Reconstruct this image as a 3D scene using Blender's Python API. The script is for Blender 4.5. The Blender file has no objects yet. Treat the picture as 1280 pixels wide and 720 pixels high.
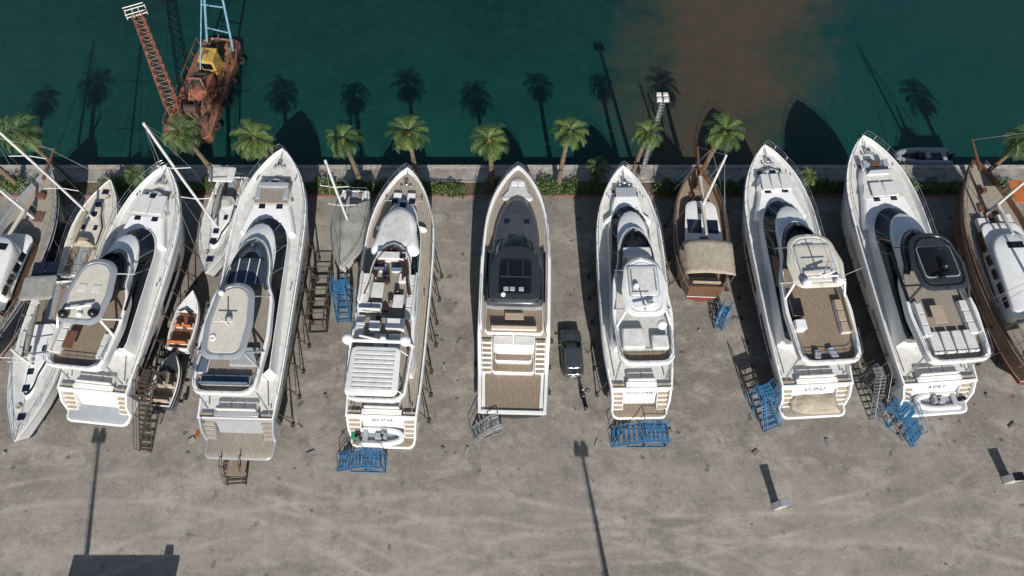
import bpy, math, random
from mathutils import Vector, Matrix
R = random.Random(7)
scene = bpy.context.scene
col = scene.collection

# ------------------------------------------------------------------ materials
def pmat(name, c1, rough=.5, metal=0., var=.2, scale=2., stretch=(1, 1, 1), c2=None, bump=0., planks=0., coat=0., r0=.35, r1=.65):
    m = bpy.data.materials.new(name); m.use_nodes = True
    nt = m.node_tree; N = nt.nodes; Lk = nt.links
    p = N['Principled BSDF']
    p.inputs['Roughness'].default_value = rough
    p.inputs['Metallic'].default_value = metal
    p.inputs['Coat Weight'].default_value = coat
    tc = N.new('ShaderNodeTexCoord'); mp = N.new('ShaderNodeMapping')
    mp.inputs['Scale'].default_value = stretch
    Lk.new(tc.outputs['Object'], mp.inputs['Vector'])
    nz = N.new('ShaderNodeTexNoise'); nz.inputs['Scale'].default_value = scale
    nz.inputs['Detail'].default_value = 6; nz.inputs['Roughness'].default_value = .65
    Lk.new(mp.outputs[0], nz.inputs['Vector'])
    rp = N.new('ShaderNodeValToRGB')
    rp.color_ramp.elements[0].position = r0; rp.color_ramp.elements[1].position = r1
    if c2 is None: c2 = tuple(c*(1-var) for c in c1)
    rp.color_ramp.elements[0].color = (*c2, 1); rp.color_ramp.elements[1].color = (*c1, 1)
    Lk.new(nz.outputs['Fac'], rp.inputs['Fac'])
    out = rp.outputs['Color']
    if planks:
        sx = N.new('ShaderNodeSeparateXYZ'); Lk.new(tc.outputs['Object'], sx.inputs[0])
        a = N.new('ShaderNodeMath'); a.operation = 'MULTIPLY'; a.inputs[1].default_value = 1/planks
        Lk.new(sx.outputs['X'], a.inputs[0])
        f = N.new('ShaderNodeMath'); f.operation = 'FRACT'; Lk.new(a.outputs[0], f.inputs[0])
        l = N.new('ShaderNodeMath'); l.operation = 'LESS_THAN'; l.inputs[1].default_value = .16
        Lk.new(f.outputs[0], l.inputs[0])
        mx = N.new('ShaderNodeMix'); mx.data_type = 'RGBA'
        Lk.new(l.outputs[0], mx.inputs['Factor']); Lk.new(out, mx.inputs['A'])
        mx.inputs['B'].default_value = tuple(c*.42 for c in c1)+(1,)
        out = mx.outputs['Result']
    Lk.new(out, p.inputs['Base Color'])
    if bump:
        bn = N.new('ShaderNodeBump'); bn.inputs['Strength'].default_value = bump
        bn.inputs['Distance'].default_value = .05
        Lk.new(nz.outputs['Fac'], bn.inputs['Height']); Lk.new(bn.outputs[0], p.inputs['Normal'])
    return m

WHITE = pmat('gelcoat_white', (.82, .82, .81), .22, c2=(.68, .69, .69), scale=.9, coat=.4, r0=.26, r1=.56)
WHITE2 = pmat('gelcoat_offwhite', (.71, .705, .685), .4, c2=(.54, .54, .52), scale=2)
NONSK = pmat('nonskid_deck', (.60, .60, .585), .75, c2=(.46, .46, .45), scale=2)
CREAM = pmat('cream_paint', (.63, .60, .52), .45, var=.14)
SILVER = pmat('silver_paint', (.42, .43, .45), .3, .25, var=.12, coat=.3)
GREYP = pmat('grey_paint', (.30, .32, .35), .35, var=.12)
MGREY = pmat('mid_grey_paint', (.10, .11, .13), .3, .3, var=.2, scale=.8, coat=.4)
DGREY = pmat('dark_grey_paint', (.045, .05, .06), .3, .2, var=.2, coat=.4)
BLACK = pmat('black_paint', (.012, .012, .014), .3, var=.3)
GLASS = pmat('tinted_glass', (.008, .01, .013), .06, var=.3, coat=.6)
BGLASS = pmat('blue_glass', (.05, .07, .10), .08, var=.4, coat=.6)
BRGLASS = pmat('brown_glass', (.06, .035, .03), .1, var=.3)
TEAK = pmat('teak_deck', (.31, .245, .175), .7, c2=(.20, .155, .115), scale=3, stretch=(5, .7, 1), planks=.19)
TEAKG = pmat('weathered_teak', (.35, .31, .26), .75, c2=(.24, .21, .175), scale=3, stretch=(5, .7, 1), planks=.19)
TEAKR = pmat('varnished_wood', (.19, .095, .05), .4, c2=(.10, .05, .03), scale=3, stretch=(4, .7, 1), coat=.3)
PADW = pmat('cushion_white', (.66, .66, .65), .8, var=.16, scale=4, bump=.3)
PADG = pmat('cushion_grey', (.36, .38, .41), .8, var=.15, scale=3, bump=.3)
PADT = pmat('cushion_tan', (.42, .34, .25), .85, var=.2, scale=4, bump=.2)
PADB = pmat('cushion_blue', (.10, .14, .20), .8, var=.2)
TAN = pmat('tan_canvas', (.46, .40, .31), .9, var=.3, scale=3, bump=.6)
GCAN = pmat('grey_canvas', (.34, .34, .32), .9, var=.3, scale=2.5, bump=.6)
NAVY = pmat('navy_canvas', (.02, .035, .07), .85, var=.3)
STEEL = pmat('stainless_steel', (.62, .63, .65), .25, .9, var=.1)
GALV = pmat('galvanised_steel', (.30, .31, .32), .55, .4, var=.3)
PROP = pmat('prop_steel', (.06, .055, .05), .7, .2, var=.5, c2=(.09, .055, .035))
BLUE = pmat('blue_steel', (.04, .19, .38), .5, .1, scale=4, c2=(.03, .10, .20))
LBLUE = pmat('light_blue_steel', (.22, .42, .55), .5, .1, var=.3)
RUST = pmat('rusty_steel', (.26, .13, .07), .85, c2=(.08, .045, .03), scale=1.3, bump=.3)
REDP = pmat('faded_red_paint', (.36, .13, .085), .7, c2=(.15, .065, .04), scale=1.6)
YELL = pmat('yellow_paint', (.60, .42, .09), .5, c2=(.35, .22, .06))
ORNG = pmat('orange_paint', (.55, .16, .04), .5, var=.3)
ANTI = pmat('antifouling_black', (.03, .035, .045), .8, var=.4)
ANTIB = pmat('antifouling_blue', (.02, .05, .12), .8, var=.4)
ANTIR = pmat('antifouling_red', (.22, .045, .03), .8, var=.4)
WOODB = pmat('timber_block', (.24, .18, .12), .9, var=.4)
RUB = pmat('rubber', (.03, .03, .032), .8, var=.3)
SOLAR = pmat('solar_panel', (.012, .016, .035), .15, var=.3, coat=.5)
GREEN = pmat('green_plastic', (.02, .22, .12), .6)
CONC = pmat('quay_concrete', (.38, .36, .32), .85, c2=(.20, .185, .16), scale=.8, bump=.3)
KERB = pmat('kerb_stone', (.45, .42, .38), .8, c2=(.28, .25, .22), scale=2)
BRICK = pmat('red_paving', (.27, .13, .095), .85, c2=(.19, .115, .09), scale=2)
SOIL = pmat('soil', (.15, .11, .07), .95, c2=(.08, .065, .04), scale=1.5, bump=.5)
LEAF1 = pmat('leaf_light', (.12, .185, .04), .55, var=.4, scale=2)
LEAF2 = pmat('leaf_dark', (.045, .09, .022), .55, var=.4, scale=2)
LEAF3 = pmat('leaf_dry', (.24, .16, .06), .8, var=.3)
BARK = pmat('palm_bark', (.22, .165, .11), .95, c2=(.10, .075, .05), scale=6, bump=.6)
CARP = pmat('car_paint', (.085, .095, .115), .22, .4, var=.1, coat=.8)
CARG = pmat('car_glass', (.012, .016, .02), .05, var=.1, coat=.8)

# ------------------------------------------------------------------ mesh helpers
class Obj:
    def __init__(s, name, x=0, y=0, rot=0, z=0):
        s.e = bpy.data.objects.new(name, None); col.objects.link(s.e)
        s.e.location = (x, y, z); s.e.rotation_euler = (0, 0, rot); s.e.empty_display_size = .5
        s.M = Matrix.Identity(4)
    def add(s, name, verts, faces, mats, fm=None, smooth=True, bevel=0, ang=.6):
        me = bpy.data.meshes.new(name)
        me.from_pydata([tuple(s.M @ Vector(v)) for v in verts], [], faces)
        if not isinstance(mats, (list, tuple)): mats = [mats]
        for m in mats: me.materials.append(m)
        if fm: me.polygons.foreach_set('material_index', fm)
        me.polygons.foreach_set('use_smooth', [smooth]*len(me.polygons))
        me.update()
        if smooth: me.set_sharp_from_angle(angle=ang)
        o = bpy.data.objects.new(name, me); col.objects.link(o); o.parent = s.e
        if bevel:
            md = o.modifiers.new('bev', 'BEVEL'); md.width = bevel; md.segments = 2; md.limit_method = 'ANGLE'
        return o

def resample(pts, n):
    d = [0]
    for i in range(1, len(pts)):
        d.append(d[-1]+math.dist(pts[i], pts[i-1]))
    T = d[-1]; out = []; j = 0
    for k in range(n):
        t = T*k/(n-1)
        while j < len(d)-2 and d[j+1] < t: j += 1
        seg = d[j+1]-d[j]; f = 0 if seg < 1e-9 else (t-d[j])/seg
        out.append(tuple(pts[j][c]+(pts[j+1][c]-pts[j][c])*f for c in range(len(pts[0]))))
    return out

def cat(ctrl, sub=8):
    P = [ctrl[0]]+list(ctrl)+[ctrl[-1]]; out = []
    for i in range(1, len(P)-2):
        a, b, c, d = P[i-1:i+3]
        for k in range(sub):
            t = k/sub
            out.append(tuple(.5*(2*b[j]+(c[j]-a[j])*t+(2*a[j]-5*b[j]+4*c[j]-d[j])*t*t+(-a[j]+3*b[j]-3*c[j]+d[j])*t**3) for j in range(len(a))))
    out.append(tuple(ctrl[-1])); return out

def shape(y0, y1, w0, w1=None, fr=.5, fc=None, rr=.3, rc=None, mid=None):
    """half outline (y,w): aft end y0, front y1; rounded corners"""
    if w1 is None: w1 = w0
    if fc is None: fc = min(w1, fr)
    if rc is None: rc = min(rr, w0)
    out = [(y0, 0)] if rc < w0 else []
    for k in range(7):
        a = k/6*math.pi/2
        out.append((y0+rr*(1-math.cos(a)), w0-rc+rc*math.sin(a)))
    if mid:
        out += mid
    for k in range(9):
        a = k/8*math.pi/2
        out.append((y1-fr+fr*math.sin(a), w1-fc+fc*math.cos(a)))
    if fc < w1: out.append((y1, 0))
    return out

def inset(ctrl, t, tf=None, ta=None):
    ys = [c[0] for c in ctrl]; a, b = min(ys), max(ys)
    tf = t if tf is None else tf; ta = t if ta is None else ta
    wm = max(c[1] for c in ctrl)
    k = max(0, (wm-t))/wm
    return [(a+ta+(y-a)*(b-a-ta-tf)/(b-a), w*k) for y, w in ctrl]

def mk(ctrl, z, n=26):
    out = []
    for y, w in resample(ctrl, n):
        zz = z(y) if callable(z) else z
        out.append((max(w, 0), y, zz))
    return out

def loft(b, name, rings, bandm, capt=None, capb=None, x=0, ang=.6):
    n = len(rings[0]); V = []; F = []; fm = []; mats = []
    def mi(m):
        if m not in mats: mats.append(m)
        return mats.index(m)
    for r in rings:
        V += [(p[0]+x, p[1], p[2]) for p in r]
        V += [(-p[0]+x, p[1], p[2]) for p in reversed(r)]
    m2 = 2*n
    for k in range(len(rings)-1):
        if bandm[k] is None: continue
        for j in range(m2):
            j2 = (j+1) % m2
            F.append((k*m2+j, k*m2+j2, (k+1)*m2+j2, (k+1)*m2+j)); fm.append(mi(bandm[k]))
    def cap(k, m, up):
        for i in range(n-1):
            f = (k*m2+i, k*m2+i+1, k*m2+m2-2-i, k*m2+m2-1-i)
            F.append(f if up else f[::-1]); fm.append(mi(m))
    if capt: cap(len(rings)-1, capt, True)
    if capb: cap(0, capb, False)
    return b.add(name, V, F, mats, fm, True, ang=ang)

def slab(b, name, ctrl, z0, z1, m, top=None, x=0, bev=.06, n=26):
    """solid plate with softened edge"""
    e = min(bev, (z1-z0)*.45)
    return loft(b, name, [mk(inset(ctrl, e), z0, n), mk(ctrl, z0+e, n), mk(ctrl, z1-e, n), mk(inset(ctrl, e), z1, n)],
                [m, m, m], capt=top or m, capb=m, x=x, ang=.9)

def coaming(b, name, ctrl, t, z0, z1, zf, m, floor):
    i = inset(ctrl, t)
    return loft(b, name, [mk(inset(ctrl, .12), z0), mk(ctrl, (z0+z1)/2), mk(ctrl, z1-.04), mk(inset(ctrl, .05), z1), mk(inset(ctrl, t-.04), z1), mk(i, z1-.05), mk(i, zf)],
                [m]*6, capt=floor, capb=m)

def frontstrip(b, name, cA, zA, cB, zB, m, frac=.45, n=40, t=.03):
    """curved windscreen: only the forward part of the outline"""
    A = mk(cA, zA, n); B = mk(cB, zB, n); i0 = int(n*(1-frac))
    pa = [(p[0], p[1], p[2]) for p in A[i0:]]+[(-p[0], p[1], p[2]) for p in reversed(A[i0:])]
    pb = [(p[0], p[1], p[2]) for p in B[i0:]]+[(-p[0], p[1], p[2]) for p in reversed(B[i0:])]
    k = len(pa); V = pa+pb; F = []
    for j in range(k-1): F.append((j, j+1, k+j+1, k+j))
    o = b.add(name, V, F, m)
    md = o.modifiers.new('s', 'SOLIDIFY'); md.thickness = t
    return o

def boxes(b, name, items, m, bev=.05):
    V = []; F = []
    for it in items:
        cx, cy, z, w, l, h = it[:6]; r = it[6] if len(it) > 6 else 0
        c, s = math.cos(r), math.sin(r); o = len(V)
        for dz in (0, h):
            for dx, dy in ((-1, -1), (1, -1), (1, 1), (-1, 1)):
                X, Y = dx*w/2, dy*l/2
                V.append((cx+X*c-Y*s, cy+X*s+Y*c, z+dz))
        for f in ((3, 2, 1, 0), (4, 5, 6, 7), (0, 1, 5, 4), (1, 2, 6, 5), (2, 3, 7, 6), (3, 0, 4, 7)):
            F.append(tuple(o+i for i in f))
    return b.add(name, V, F, m, smooth=bev > 0, bevel=bev)

def tubes(b, name, paths, m, sides=6):
    V = []; F = []
    for pts, r in paths:
        pts = [Vector(p) for p in pts]; o = len(V); n = len(pts)
        for i, p in enumerate(pts):
            d = (pts[min(i+1, n-1)]-pts[max(i-1, 0)]).normalized()
            u = d.cross(Vector((0, 0, 1)))
            if u.length < .05: u = d.cross(Vector((1, 0, 0)))
            u.normalize(); v = d.cross(u)
            rr = r[i] if isinstance(r, (list, tuple)) else r
            for k in range(sides):
                a = 2*math.pi*k/sides
                V.append(tuple(p+u*math.cos(a)*rr+v*math.sin(a)*rr))
        for i in range(n-1):
            for k in range(sides):
                k2 = (k+1) % sides
                F.append((o+i*sides+k, o+i*sides+k2, o+(i+1)*sides+k2, o+(i+1)*sides+k))
        F.append(tuple(o+k for k in range(sides))[::-1]); F.append(tuple(o+(n-1)*sides+k for k in range(sides)))
    return b.add(name, V, F, m, ang=1.2)

def lathe(b, name, prof, m, cx=0, cy=0, cz=0, seg=20):
    V = []; F = []; n = len(prof)
    for r, z in prof:
        for k in range(seg):
            a = 2*math.pi*k/seg; V.append((cx+r*math.cos(a), cy+r*math.sin(a), cz+z))
    for i in range(n-1):
        for k in range(seg):
            k2 = (k+1) % seg
            F.append((i*seg+k, i*seg+k2, (i+1)*seg+k2, (i+1)*seg+k))
    return b.add(name, V, F, m)

def dome(b, x, y, z, r, m=None):
    lathe(b, 'radar_dome', [(r*.55, 0), (r*.6, .15*r), (r*.97, .35*r), (r, .8*r), (r*.92, 1.15*r), (r*.7, 1.45*r), (r*.38, 1.65*r), (.001, 1.72*r)], m or WHITE, x, y, z)

def rope(b, x, y, z, r=.3, m=None):
    lathe(b, 'coiled_rope', [(r*.9, 0), (r, .06), (r*.85, .12), (r*.4, .1), (r*.3, .02)], m or TAN, x, y, z, 14)

def text(b, s, x, y, z, size, tilt=1.0):
    c = bpy.data.curves.new('name_lettering', 'FONT'); c.body = s; c.size = size; c.align_x = 'CENTER'; c.extrude = .01
    c.materials.append(BLACK)
    o = bpy.data.objects.new('name_lettering', c); col.objects.link(o); o.parent = b.e
    o.location = (x, y, z); o.rotation_euler = (tilt, 0, 0)

# ------------------------------------------------------------------ boat pieces
def hull_ctrl(L, B, y0=0, ws=.93, k=1.0):
    h = B/2
    return [(y0, h*ws), (y0+(L-y0)*.18, h*.98), (L-11*k, h), (L-8.5*k, h*.99), (L-6*k, h*.94), (L-4.3*k, h*.83), (L-2.8*k, h*.66), (L-1.4*k, h*.41), (L-.5*k, h*.19), (L-.1*k, h*.06), (L, .01)]

def squeeze(ctrl, yb, kw):
    a = ctrl[0][0]; e = ctrl[-1][0]
    return [(a+(y-a)*(yb-a)/(e-a), w*kw) for y, w in ctrl]

def build_hull(b, ctrl, sheer, wl=2.3, anti=ANTI, side=WHITE, rim=WHITE, deck=TEAKG, bulw=.45, keel=.7, rake=2.4, stripe=DGREY, n=34, windows=(), rimt=.16):
    c = cat(ctrl); L = ctrl[-1][0]
    r_keel = mk(squeeze(c, L-rake*1.9, .10), keel, n)
    r_ch = mk(squeeze(c, L-rake*1.25, .80), keel+(wl-keel)*.55, n)
    r_wl = mk(squeeze(c, L-rake, .90), wl, n)
    r_st = mk(squeeze(c, L-rake*.93, .915), wl+.12, n)
    mid = squeeze(c, L-rake*.35, .975)
    r_md = mk(mid, lambda y: wl+.12+(sheer(y)-wl)*.6, n)
    r_sh = mk(c, lambda y: sheer(y)-.1, n)
    r_t = mk(inset(c, .03), sheer, n)
    r_i = mk(inset(c, rimt), sheer, n)
    r_d = mk(inset(c, rimt+.05), lambda y: sheer(y)-bulw, n)
    loft(b, 'hull', [r_keel, r_ch, r_wl, r_st, r_md, r_sh, r_t, r_i, r_d],
         [anti, anti, stripe, side, side, side, rim, rim], capt=deck, capb=anti, ang=.7)
    V = []; F = []
    for f0, f1, g0, g1 in windows:
        for s in (1, -1):
            i0, i1 = int(n*f0), int(n*f1); o = len(V)
            for i in range(i0, i1+1):
                p, q = Vector(r_st[i]), Vector(r_md[i])
                for g in (g0, g1):
                    v = p.lerp(q, g); V.append((s*(v.x+.03), v.y, v.z))
            for i in range(i1-i0):
                f = (o+2*i, o+2*i+2, o+2*i+3, o+2*i+1); F.append(f if s > 0 else f[::-1])
    if V: b.add('hull_windows', V, F, GLASS)
    pth = [(p[0]+.01, p[1], p[2]-.12) for p in r_sh[:-1]]
    tubes(b, 'rubbing_strake', [([(s*p[0], p[1], p[2]) for p in pth], .035) for s in (1, -1)], GREYP, 5)
    return c

def rail(b, ctrl, zf, h=.75, f0=.5, f1=1.0, step=1.3, r=.022, ins=.1, mids=1, m=None):
    c = resample(inset(ctrl, ins), 80)
    pts = c[int(80*f0):int(80*f1)]
    Z = lambda y: zf(y) if callable(zf) else zf
    paths = []
    for s in (1, -1):
        for k in range(mids+1):
            hh = h*(1-k*.45)
            paths.append(([(s*w, y, Z(y)+hh) for y, w in pts], r if k == 0 else r*.6))
        last = None
        for y, w in pts:
            if last is None or math.dist(last, (y, w)) > step:
                paths.append(([(s*(w+.02), y, Z(y)-.02), (s*w, y, Z(y)+h)], r*.9)); last = (y, w)
    if f0 <= .02:
        y, w = pts[0]; paths.append(([(w, y, Z(y)+h), (-w, y, Z(y)+h)], r))
    tubes(b, 'guard_rail', paths, m or STEEL, 5)

def shores(b, L, B, y0=2.5, y1=None, z=3.0, m=None, step=2.2):
    y1 = y1 or L*.72; paths = []; plates = []; blocks = []
    y = y0
    while y < y1:
        t = max(0, (y-L*.55)/(L*.45)); hw = B/2*(.92-.5*t*t)
        for s in (1, -1):
            j = R.uniform(-.15, .15)
            paths.append(([(s*(hw+.45+j), y+j, .05), (s*(hw-.02), y, z)], .055))
            paths.append(([(s*(hw+.1), y+.4, .05), (s*(hw-.02), y, z)], .035))
            plates.append((s*(hw+.4+j), y+j, .004, .3, .4, .05))
        blocks.append((0, y, .004, 1.3, .35, .35)); blocks.append((0, y, .36, .9, .3, .35))
        y += step
    tubes(b, 'shoring_props', paths, m or PROP, 5)
    boxes(b, 'prop_feet', plates, m or PROP, 0); boxes(b, 'keel_blocks', blocks, WOODB, .02)

def seats(b, name, items, m, z, back=None):
    bs = []; cs = []; bk = []
    for x, y, w, l, d in items:
        bs.append((x, y, z, w, l, .3))
        nn = max(1, int(max(w, l)/.85))
        for q in range(nn):
            if w >= l: cs.append((x-w/2+w*(q+.5)/nn, y, z+.3, w/nn-.05, l-.06, .14))
            else: cs.append((x, y-l/2+l*(q+.5)/nn, z+.3, w-.06, l/nn-.05, .14))
        t = .16
        if 'n' in d: bk.append((x, y+l/2-t/2, z+.3, w, t, .5))
        if 's' in d: bk.append((x, y-l/2+t/2, z+.3, w, t, .5))
        if 'e' in d: bk.append((x+w/2-t/2, y, z+.3, t, l, .5))
        if 'w' in d: bk.append((x-w/2+t/2, y, z+.3, t, l, .5))
    boxes(b, name+'_base', bs, WHITE2, .04); boxes(b, name+'_cushions', cs, m, .05)
    if bk: boxes(b, name+'_backs', bk, back or m, .05)

def tender(b, x, y, z, rot, L=3.4, W=1.6, tube=PADG, floor=WHITE2, cover=None, engine=True, seatm=PADG):
    M0 = b.M.copy(); b.M = M0 @ Matrix.Translation((x, y, z)) @ Matrix.Rotation(rot, 4, 'Z')
    r = W*.15; w = W/2-r
    half = [(w, 0), (w, L*.35), (w*.98, L*.6), (w*.75, L*.82), (w*.35, L*.94), (0, L-r)]
    hp = cat(half, 5)
    path = [(p[0], p[1], .35+.12*(p[1]/L)**2) for p in hp]+[(-p[0], p[1], .35+.12*(p[1]/L)**2) for p in reversed(hp[:-1])]
    c = [(p[1], p[0]) for p in hp]
    loft(b, 'tender_hull', [mk([(q[0]*.9, q[1]*.2) for q in c], 0), mk(c, .3)], [floor], capt=floor, capb=floor)
    n = len(path)
    tubes(b, 'tender_tube', [(path, [r*(.6 if i in (0, n-1) else 1) for i in range(n)])], tube, 9)
    if cover:
        cc = [(q[0]*.98+.02, q[1]+r*1.0) for q in c]
        loft(b, 'tender_cover', [mk(cc, .4), mk(inset(cc, .12), .62), mk(inset(cc, W*.28), lambda q: .78+.12*math.sin(q*3)), mk(inset(cc, W*.42), lambda q: .9+.1*math.sin(q*2.3+1))], [cover]*3, capt=cover)
    else:
        boxes(b, 'tender_seat', [(0, L*.42, .32, W*.32, .5, .4), (0, L*.12, .32, w*1.7, .4, .28)], seatm, .04)
        boxes(b, 'tender_console', [(0, L*.58, .32, W*.3, .3, .6)], floor, .05)
        tubes(b, 'tender_wheel', [([(0, L*.53, .85), (0, L*.5, .95)], .12)], BLACK, 8)
    if engine:
        boxes(b, 'outboard', [(0, -.18, .3, .34, .42, .5), (0, -.1, -.3, .14, .2, .6)], BLACK, .06)
    b.M = M0

def fly_yacht(name, xs, ys, xb, yb, L, B, P):
    rot = -math.atan2(xb-xs, yb-ys)
    b = Obj(name, xs, ys, rot)
    g = P.get
    side = g('side', WHITE); zs, zb = g('zs', 3.8), g('zb', 5.6)
    ps = g('ps', 2.0)
    sheer = lambda y: zs+(zb-zs)*max(0, min(1, (y-ps)/(L-ps)))**1.0
    ctrl = hull_ctrl(L, B, ps, g('ws', .92))
    c = build_hull(b, ctrl, sheer, side=side, anti=g('anti', ANTI), deck=g('deck', NONSK), windows=g('hw', ((.12, .32, .45, .8), (.4, .6, .5, .85))))
    pw = B/2*g('ws', .92)
    slab(b, 'swim_platform', shape(0, ps+.5, pw*.92, pw*.99, fr=.05, rr=.5), 1.55, 1.85, side)
    slab(b, 'platform_teak', shape(.12, ps-.05, pw*.86, pw*.9, fr=.05, rr=.4), 1.854, 1.88, g('pteak', TEAK), bev=.01)
    st = []; tr = []
    for s in (1, -1):
        for i in range(6):
            zz = 1.88+i*.31; yy = ps-.95+i*.27
            st.append((s*(pw-.62), yy, 1.86, .95, .27, zz-1.86+.24)); tr.append((s*(pw-.62), yy, zz+.245, .8, .2, .025))
    boxes(b, 'stern_steps', st, side, .02); boxes(b, 'stern_step_treads', tr, PADT, 0)
    for s in (1, -1):
        V = [(s*pw*.99, ps+.1, 1.9), (s*pw*.99, ps+.1, zs-.05), (s*pw*.96, ps-.75, 3.0), (s*pw*.93, ps-1.2, 1.9),
             (s*(pw*.99-.16), ps+.1, 1.9), (s*(pw*.99-.16), ps+.1, zs-.05), (s*(pw*.96-.16), ps-.75, 3.0), (s*(pw*.93-.16), ps-1.2, 1.9)]
        F = [(0, 1, 2, 3), (7, 6, 5, 4), (1, 5, 6, 2), (2, 6, 7, 3), (0, 4, 5, 1)]
        b.add('quarter_wing', V, F, side, bevel=.04)
    gw = pw-1.15
    V = [(-gw, ps-.55, 1.88), (gw, ps-.55, 1.88), (gw*.96, ps+.25, zs+.05), (-gw*.96, ps+.25, zs+.05), (-gw*.96, ps+.6, zs+.05), (gw*.96, ps+.6, zs+.05), (gw, ps+.6, 1.88), (-gw, ps+.6, 1.88)]
    b.add('transom_garage', V, [(0, 1, 2, 3), (3, 2, 5, 4), (1, 6, 5, 2), (0, 3, 4, 7)], side, bevel=.06)
    b.add('transom_window', [(-gw*.7, ps-.36, 2.28), (gw*.7, ps-.36, 2.28), (gw*.68, ps-.20, 2.7), (-gw*.68, ps-.20, 2.7)], [(0, 1, 2, 3)], GLASS)
    if g('label'): text(b, g('label'), 0, ps-.12, 2.98, g('lsize', .55), 1.185)
    dz = zs-.44
    slab(b, 'cockpit_teak', shape(ps+.3, ps+3.3, pw-.45, fr=.1, rr=.2), dz-.1, dz+.02, TEAK, bev=.01)
    seats(b, 'aft_sofa', [(0, ps+1.05, gw*1.7, .8, 's')], g('pad', PADW), dz+.02)
    a1 = g('a1'); hw = B/2-.66; zr = g('zr', 6.3); gb = 5.3
    A = shape(g('a0', ps+3.2), a1, hw, hw*.82, fr=g('hfr', 3.4), rr=.3)
    cut = lambda ctrl_, t, tf: inset(ctrl_, t, tf, 0)
    loft(b, 'deckhouse', [mk(A, dz), mk(cut(A, .05, .5), gb), mk(cut(A, .1, .62), gb+.02), mk(cut(A, .62, 2.2), zr)],
         [WHITE, WHITE, GLASS], capt=WHITE)
    ms = []
    ra, rb = mk(cut(A, .1, .6), gb+.02, 40), mk(cut(A, .6, 2.18), zr, 40)
    for i in (26, 31, 36):
        for s in (1, -1):
            ms.append(([(s*ra[i][0], ra[i][1]+.01, ra[i][2]+.02), (s*rb[i][0], rb[i][1]+.01, rb[i][2]+.02)], .035))
    tubes(b, 'window_mullions', ms, GREYP, 4)
    tubes(b, 'wipers', [([(x, ra[37][1]+.05, gb+.08), (x*.7+.3, rb[37][1]+.45, zr-.2)], .018) for x in (-.8, 0, .8)], BLACK, 4)
    tf = L-g('trunk', 2.3)
    T = shape(a1-2.2, tf, hw*.93, hw*.62, fr=2.6, rr=.2)
    dzf = lambda y: sheer(y)-.46
    loft(b, 'fore_coachroof', [mk(T, dzf), mk(inset(T, .05, .15, 0), lambda y: sheer(y)+.05), mk(inset(T, .22, .4, 0), lambda y: sheer(y)+.2)], [WHITE, WHITE], capt=g('trunkm', WHITE))
    T2 = inset([(y, w) for y, w in T], .5, .7, 2.6)
    loft(b, 'nonskid_panel', [mk(T2, lambda y: sheer(y)+.19), mk(T2, lambda y: sheer(y)+.212)], [NONSK], capt=NONSK)
    boxes(b, 'coachroof_hatches', [(s*.75, a1+.35, sheer(a1)+.2, .55, .5, .06) for s in (1, -1)]+[(0, tf-.75, sheer(tf)+.18, .55, .5, .06)], SOLAR, .02)
    f0, f1 = g('f0', 2.6), g('f1')
    fw = B/2-g('fin', .55)
    FC = shape(f0, f1, fw*g('faw', .9), fw*.66, fr=g('ffr', 3.2), rr=.8, mid=[(f0+(f1-f0)*.35, fw), (f0+(f1-f0)*.6, fw*.88)])
    rf = shape(g('a0', ps+3.2)-.1, a1-1.9, hw-.45, hw*.58, fr=2.6, rr=.3)
    slab(b, 'saloon_roof', rf, zr-.03, zr+.24, WHITE, bev=.12)
    coaming(b, 'flybridge_coaming', FC, .28, zr-.1, zr+.75, zr+.27, g('flym', WHITE), g('flyfloor', TEAK))
    frontstrip(b, 'flybridge_windscreen', inset(FC, .12), zr+.75, inset(FC, .38, .75), zr+1.15, g('wsm', GLASS), frac=.34)
    frontstrip(b, 'fly_dash_cover', inset(FC, .2, .2), zr+.77, inset(FC, .95, 1.3), zr+.83, g('dash', BLACK), frac=.22)
    rr_ = resample(inset(FC, .12), 80)
    paths = []
    for s in (1, -1):
        pts = [(s*w, y, zr+.75+.45) for y, w in rr_[:int(80*g('frail', .3))]]
        paths.append((pts, .025)); paths.append(([(p[0], p[1], p[2]-.22) for p in pts], .013))
        for q in pts[::4]: paths.append(([(q[0], q[1], zr+.7), q], .018))
    tubes(b, 'flybridge_rail', paths, STEEL, 5)
    tubes(b, 'overhang_struts', [([(s*(fw-.35), ps+.9, zs-.1), (s*(fw-.4), ps+1.4, zr)], .06) for s in (1, -1)], STEEL)
    b.hz = hz = g('hz', 8.35)
    if g('h1'):
        h0, h1, hh = g('h0'), g('h1'), g('hhw', 1.8)
        H = shape(h0, h1, hh*.92, hh*g('hfw', .85), fr=g('hfr2', 1.4), rr=.8, mid=[(h0+(h1-h0)*.45, hh)])
        hm = g('hm', WHITE)
        loft(b, 'hardtop', [mk(inset(H, .35), hz-.14), mk(inset(H, .03), hz-.05), mk(H, hz), mk(inset(H, .10), hz+.07), mk(inset(H, .32), hz+.13), mk(inset(H, .36), hz+.09), mk(inset(H, .5), hz+.10), mk(inset(H, .52), hz+.14)],
             [hm]*4+[g('htrim', hm)]*2+[g('hin', hm)], capt=g('hin', hm), capb=hm, ang=.8)
        if g('hpanel'):
            a_, b_, wv = g('hpanel')
            slab(b, 'sunroof_seal', shape(a_-.07, b_+.07, wv+.07, fr=.25, rr=.25), hz+.12, hz+.15, GREYP, bev=.01)
            slab(b, 'sunroof', shape(a_, b_, wv, fr=.25, rr=.25), hz+.13, hz+.19, g('hpm', PADG), bev=.02)
        pl = []
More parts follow.
